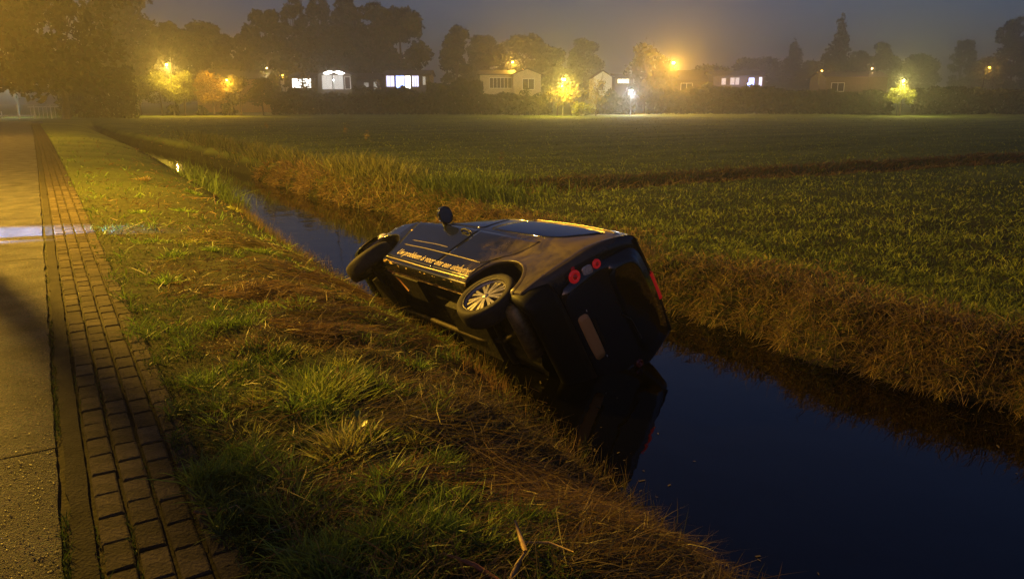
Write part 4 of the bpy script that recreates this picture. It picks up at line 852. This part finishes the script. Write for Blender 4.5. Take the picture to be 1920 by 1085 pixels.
# ------------------------------------------------------------------ houses
M_wall = mat('cream_wall', (.42, .36, .27), .8, var=.15, vscale=2); M_dkwall = mat('dark_timber_wall', (.09, .07, .05), .8, var=.2, vscale=2)
M_roof = mat('dark_roof', (.07, .055, .045), .7, var=.25, vscale=3); M_frame = mat('white_frame', (.7, .7, .68), .5)
M_pane = mat('dark_pane', (.01, .012, .015), .06, coat=1)
def lit(col, s, name='lit_pane'): return mat(name, (.5, .5, .5), .5, emit=col, estr=s)
def house(px0, px1, d, zw, zr, label, roof='side', depth=7, wall=M_wall, windows=(), z0=-.4, over=.35):
    """front wall runs between two picture columns at depth d; windows: (u0,u1,z0,z1,material,bars)"""
    a = atg(px0, d, z0); b = atg(px1, d, z0); ln = (b-a).length; u = (b-a).normalized(); rz = math.atan2(u.y, u.x)
    e = empty('house', a, rz); tag(e, label, 'house', 'houses across the meadow')
    W_ = MB(); W_.box(0, ln, 0, depth, 0, zw)
    if roof == 'front': W_.quad((0, 0, zw), (ln, 0, zw), (ln/2, 0, zr)); W_.quad((ln, depth, zw), (0, depth, zw), (ln/2, depth, zr))
    W_.build('wall', wall, e, smooth=False); R_ = MB(); t = .16
    if roof == 'front':
        for s in (0, 1):
            x0 = -over if s == 0 else ln+over; sl = (zr-zw)/(ln/2); zl = zw-over*sl
            A = [(x0, -over, zl), (ln/2, -over, zr+.03), (ln/2, depth+over, zr+.03), (x0, depth+over, zl)]; A2 = [(p[0], p[1], p[2]+t) for p in A]
            n = len(R_.v); R_.v += A+A2; R_.f += [(n, n+1, n+2, n+3), (n+4, n+5, n+6, n+7), (n, n+1, n+5, n+4), (n+2, n+3, n+7, n+6), (n, n+3, n+7, n+4), (n+1, n+2, n+6, n+5)]
    else:
        for s in (0, 1):
            y0 = -over if s == 0 else depth+over; zl = zw-over*(zr-zw)/(depth/2)
            A = [(-over, y0, zl), (ln+over, y0, zl), (ln+over, depth/2, zr+.03), (-over, depth/2, zr+.03)]; A2 = [(p[0], p[1], p[2]+t) for p in A]
            n = len(R_.v); R_.v += A+A2; R_.f += [(n, n+1, n+2, n+3), (n+4, n+5, n+6, n+7), (n, n+1, n+5, n+4), (n+2, n+3, n+7, n+6), (n, n+3, n+7, n+4), (n+1, n+2, n+6, n+5)]
        W_2 = MB(); W_2.quad((0, 0, zw), (0, depth/2, zr-.1), (0, depth, zw)); W_2.quad((ln, 0, zw), (ln, depth, zw), (ln, depth/2, zr-.1)); W_2.build('gable', wall, e, smooth=False)
    R_.build('roof', M_roof, e, smooth=False)
    for (u0, u1, w0, w1, pm, bars) in windows:
        x0, x1 = u0*ln, u1*ln; F = MB(); f = .07
        F.box(x0-f, x1+f, -.06, .05, w0-f, w0); F.box(x0-f, x1+f, -.06, .05, w1, w1+f); F.box(x0-f, x0, -.06, .05, w0, w1); F.box(x1, x1+f, -.06, .05, w0, w1)
        for k in range(bars): xx = x0+(x1-x0)*(k+1)/(bars+1); F.box(xx-.035, xx+.035, -.055, .04, w0, w1)
        fo = F.build('window', M_frame, e, smooth=False); p = MB(); p.box(x0, x1, -.02, .03, w0, w1); p.build('pane', pm, fo, smooth=False)
    return e
WH = (1, .97, .9); BLU = (.45, .5, 1)
LW = lit(WH, 4); LW2 = lit(WH, .35, 'dim_lit_pane'); LB_ = lit((.6, .6, 1), 2.5, 'bluish_lit_pane'); LBB = lit((.25, .35, 1), 6, 'blue_lit_pane'); LO_ = lit((1, .6, .2), 1.2, 'orange_lit_pane')
house(546, 592, 122, 5.6, 6.3, 'low house with a bright white window left of the gable house', windows=[(.1, .85, 4.0, 5.4, LW, 2)], wall=M_dkwall)
hg = house(598, 660, 120, 5.9, 6.9, 'chalet with two bright white panels under its gable', 'front', windows=[(.14, .42, 3.8, 5.85, LW2, 1), (.47, .75, 3.8, 5.85, LW2, 1), (.82, .97, 3.8, 5.6, M_pane, 0)], wall=M_dkwall)
for s in (-1, 1):
    mb = MB(); ln = (atg(660, 120, 0)-atg(598, 120, 0)).length; cx = ln/2+s*.88
    P = [[(cx+s*.86*(t-.5)*2, -.12, 6.28-.12*(t-.5)*2+.24*math.sin(math.pi*t)*q) for q in (-1, 1)] for t in [i/10 for i in range(11)]]
    mb.grid(P); mb.build('gable_light', lit(WH, 11, 'gable_light_glow'), hg, smooth=False)
house(668, 716, 124, 5.4, 6.3, 'dim house wing between the gable chalet and the blue lit windows', windows=[(.35, .5, 3.8, 4.8, LW2, 0), (.72, .84, 3.8, 4.9, LW2, 0)], wall=M_dkwall)
house(722, 806, 122, 6.0, 6.7, 'low house with a row of blue white windows', windows=[(.05, .22, 4.2, 5.85, LB_, 1), (.26, .44, 3.9, 5.85, LBB, 1), (.46, .58, 3.9, 5.85, LW, 0), (.62, .76, 4.2, 5.85, LB_, 2), (.86, .91, 4.5, 5.7, LW2, 0)], wall=M_dkwall)
house(900, 962, 118, 5.9, 6.5, 'long low bungalow wing with a dark glass front', windows=[(.3, .95, 3.9, 5.4, M_pane, 5)])
house(962, 1014, 117, 5.9, 6.7, 'bungalow gable end under the small street lamp', 'front', windows=[(.35, .75, 3.7, 5.2, M_pane, 1)])
house(1112, 1146, 120, 5.6, 6.5, 'small house with a white lit gable', 'front', wall=M_frame, windows=[(.3, .55, 3.6, 5.0, M_pane, 0)])
house(1152, 1186, 124, 5.6, 6.2, 'low house with a narrow bright strip window', windows=[(.15, .75, 4.8, 5.4, lit((1, .95, .7), 2, 'yellow_white_pane'), 2)], wall=M_dkwall)
house(1262, 1330, 128, 5.4, 6.9, 'dark house right of the right hand amber lamp', wall=M_dkwall, windows=[(.2, .5, 3.5, 4.8, M_pane, 1)])
house(1335, 1430, 125, 5.9, 6.7, 'foggy house with small lit windows and a blue light', windows=[(.17, .24, 4.6, 5.5, LW2, 0), (.34, .41, 4.6, 5.6, LW2, 0), (.44, .5, 4.6, 5.6, LW2, 0), (.70, .80, 4.2, 5.6, LBB, 0), (.9, .95, 4.4, 5.7, LB_, 0)], wall=M_dkwall)
house(1545, 1660, 125, 5.7, 6.6, 'dim low house left of the glowing weeping tree', wall=M_dkwall, windows=[(.1, .3, 3.5, 4.8, M_pane, 1)])
house(370, 500, 128, 5.6, 7.0, 'brick house behind the golden lit willows', wall=mat('lit_brick_wall', (.36, .22, .10), .8, var=.2, vscale=4), windows=[(.5, .6, 1.6, 3, M_pane, 1)])
# lit lawn and path patches behind the willow trunks are real road surface there
mb = MB(); a = atg(150, 107, -.385); b = atg(520, 107, -.385); u = (b-a).normalized(); v = Vector((-u.y, u.x, 0))
mb.quad(a, b, b+v*6, a+v*6); mb.build('far_path', mat('pale_gravel', (.42, .34, .2), .8, var=.2, vscale=1, coords='Object'), smooth=False)['kind'] = 'structure'
mb = MB(); a = atg(930, 104, -.385); b = atg(1240, 104, -.385); mb.quad(a, b, b+v*4, a+v*4); mb.build('garden_path', bpy.data.materials['pale_gravel'], smooth=False)['kind'] = 'structure'
# barrier at the far left
bw = mat('white_barrier', (.75, .78, .74), .5)
e = empty('white_barrier', atg(-20, 78, 0)); tag(e, 'white lit barrier with rails at the far left of the road', 'barrier')
a = Vector((0, 0, 0)); b = atg(108, 78, 0)-atg(-20, 78, 0)
for k in range(4):
    p = a.lerp(b, (k+.6)/4.1); mb = MB(); mb.box(p.x-.05, p.x+.05, p.y-.05, p.y+.05, -.4, 1.15 if k else .5); mb.build('post', bw, e, smooth=False)
mb = MB(); mb.tube([a+Vector((0, 0, .05)), b.lerp(a, .35)+Vector((0, 0, .05))], .09, 6); mb.build('rail', bw, e)
mb = MB(); mb.tube([b.lerp(a, .45)+Vector((0, 0, .95)), b+Vector((0, 0, 1.0))], .05, 6); mb.build('rail', bw, e)
for k in range(7): p = b.lerp(a, .06+k*.06); mb = MB(); mb.box(p.x-.03, p.x+.03, p.y-.03, p.y+.03, -.2, .95); mb.build('bar', bw, e, smooth=False)

# ------------------------------------------------------------------ lamps
SOD = (1, .50, .045)
NEARC = (1, .54, .045)
M_pole = mat('galvanised_pole', (.06, .06, .055), .45, .6)
def lamp(px, py, d, power, col, label, z0=-.4, r=.16, em=60, arm=.9, dirx=1, near=None, group='street lamps across the meadow', spot=False):
    top = near or at(px, py, d); base = Vector((top.x, top.y, z0)); AV = Vector((Fv.x, Fv.y, 0)).normalized() if near is None else Rv*dirx; e = empty('street_lamp', base); tag(e, label, 'street lamp', group)
    h = top.z-z0; mb = MB(); mb.tube([AV*arm, AV*arm+Vector((0, 0, h*.9)), AV*arm*.6+Vector((0, 0, h+.18)), (0, 0, h+.14)], [.07, .05, .035, .03], 8); mb.build('pole', M_pole, e)
    mb = MB(); mb.ball((0, 0, h+.12), r*1.3, r*1.3, r*.5, 12); mb.build('lamp_hood', M_pole, e)
    mb = MB(); mb.ball((0, 0, h), r, r, r*.7, 12); bo = mb.build('bulb', mat('lamp_glow', (1, 1, 1), .5, emit=col, estr=em), e); bo.visible_shadow = False if False else True
    l = bpy.data.lights.new('lamp_light', 'POINT'); l.energy = power; l.color = col; l.shadow_soft_size = .15 if near else .12; lo = bpy.data.objects.new('lamp_light', l); COL.objects.link(lo); lo.parent = e; lo.location = (0, 0, h-r-.16)
    return e
# the lamp that lights the place stands beside the road just outside the left edge
NEAR = Vector((-1.95, 14.5, 5.8))
lamp(0, 0, 0, 12000, NEARC, 'orange street lamp beside the road just outside the left edge', z0=0, r=.18, em=80, near=NEAR, dirx=-1, arm=1.4, group='street lamps along the near road')
lamp(425, 150, 98, 3000, SOD, 'unseen lamp added inside the orange brown willow to light its leaves', em=4, r=.12)  # added lamp, brightens the willow foliage from within the crown
lamp(0, 0, 0, 5500, SOD, 'orange street lamp farther down the road just outside the left edge', z0=0, r=.18, em=60, near=Vector((-5.2, 40.0, 5.6)), dirx=-1, arm=1.4, group='street lamps along the near road')
lamp(312, 121, 97.6, 6000, (1, .60, .08), 'street lamp above the lit willows', em=25)
lamp(187, 147, 92, 100, (1, .8, .4), 'tiny lamp in the dark trees at the left', r=.12, em=20)
lamp(500, 128, 128, 300, (1, .75, .3), 'tiny lamp left of the low white windowed house', r=.12, em=20)
lamp(530, 141, 126, 500, SOD, 'low orange lamp glowing behind a dark roof', em=10)
lamp(961, 116, 122, 4500, SOD, 'highest small amber lamp above the bungalow', em=40)
lamp(982, 131, 122, 900, (1, .6, .12), 'amber lamp just over the bungalow ridge', em=20)
lamp(1057, 148, 97.5, 7500, (1, .72, .10), 'brightest yellow lamp above the twiggy shrubs', r=.26, em=70)
lamp(1263, 117, 112, 15000, SOD, 'right hand amber lamp with a large glow in the fog', r=.24, em=90)
lamp(1184, 170, 103, 3500, (.9, .95, 1), 'white star shaped garden lamp beside the half bare tree', r=.12, em=60, arm=.3)
lamp(1403, 157, 120, 900, (.25, .35, 1), 'blue lamp by the foggy house', r=.12, em=25, arm=.3)
lamp(1541, 133, 120, 400, SOD, 'tiny amber lamp left of the dim low house', r=.12, em=20)
lamp(1636, 128, 122, 500, (1, .5, .2), 'dull orange lamp above the dim low house', r=.14, em=2.5)
lamp(1695, 150, 98.6, 3500, (1, .85, .2), 'lamp hidden in the glowing weeping tree', r=.1, em=10)
lamp(1855, 127, 112, 700, SOD, 'faint amber lamp alone at the far right', r=.12, em=25)
lamp(625, 150, 116, 500, (.95, .97, 1), 'white lamp lighting the front of the gable chalet', r=.08, em=5, arm=.3, z0=-.4)
lamp(20, 170, 84, 500, (.75, 1, .9), 'cool white lamp by the barrier at the far left', r=.1, em=10, z0=0)
# white headlight beam grazing across the road from the left
l = bpy.data.lights.new('headlight_beam', 'SPOT'); l.energy = 36000; l.color = (.26, .46, 1); l.spot_size = math.radians(26); l.spot_blend = .4; l.shadow_soft_size = .04
lo = bpy.data.objects.new('headlight_beam', l); COL.objects.link(lo); lo.location = (-5.2, 12.0, 1.15); lo.rotation_euler = (Vector((-2.5, 11.6, 0))-Vector(lo.location)).to_track_quat('-Z', 'Y').to_euler()

# ------------------------------------------------------------------ haze
m = bpy.data.materials.new('haze'); m.use_nodes = True; N = m.node_tree.nodes; N.clear(); o_ = N.new('ShaderNodeOutputMaterial'); pv = N.new('ShaderNodeVolumePrincipled')
pv.inputs['Color'].default_value = (.92, .92, .92, 1); pv.inputs['Density'].default_value = .0022; pv.inputs['Anisotropy'].default_value = .8
m.node_tree.links.new(pv.outputs[0], o_.inputs['Volume'])
mb = MB(); mb.box(-430, 430, -430, 430, -3, 27); mb.build('haze', m, smooth=False)['kind'] = 'stuff'
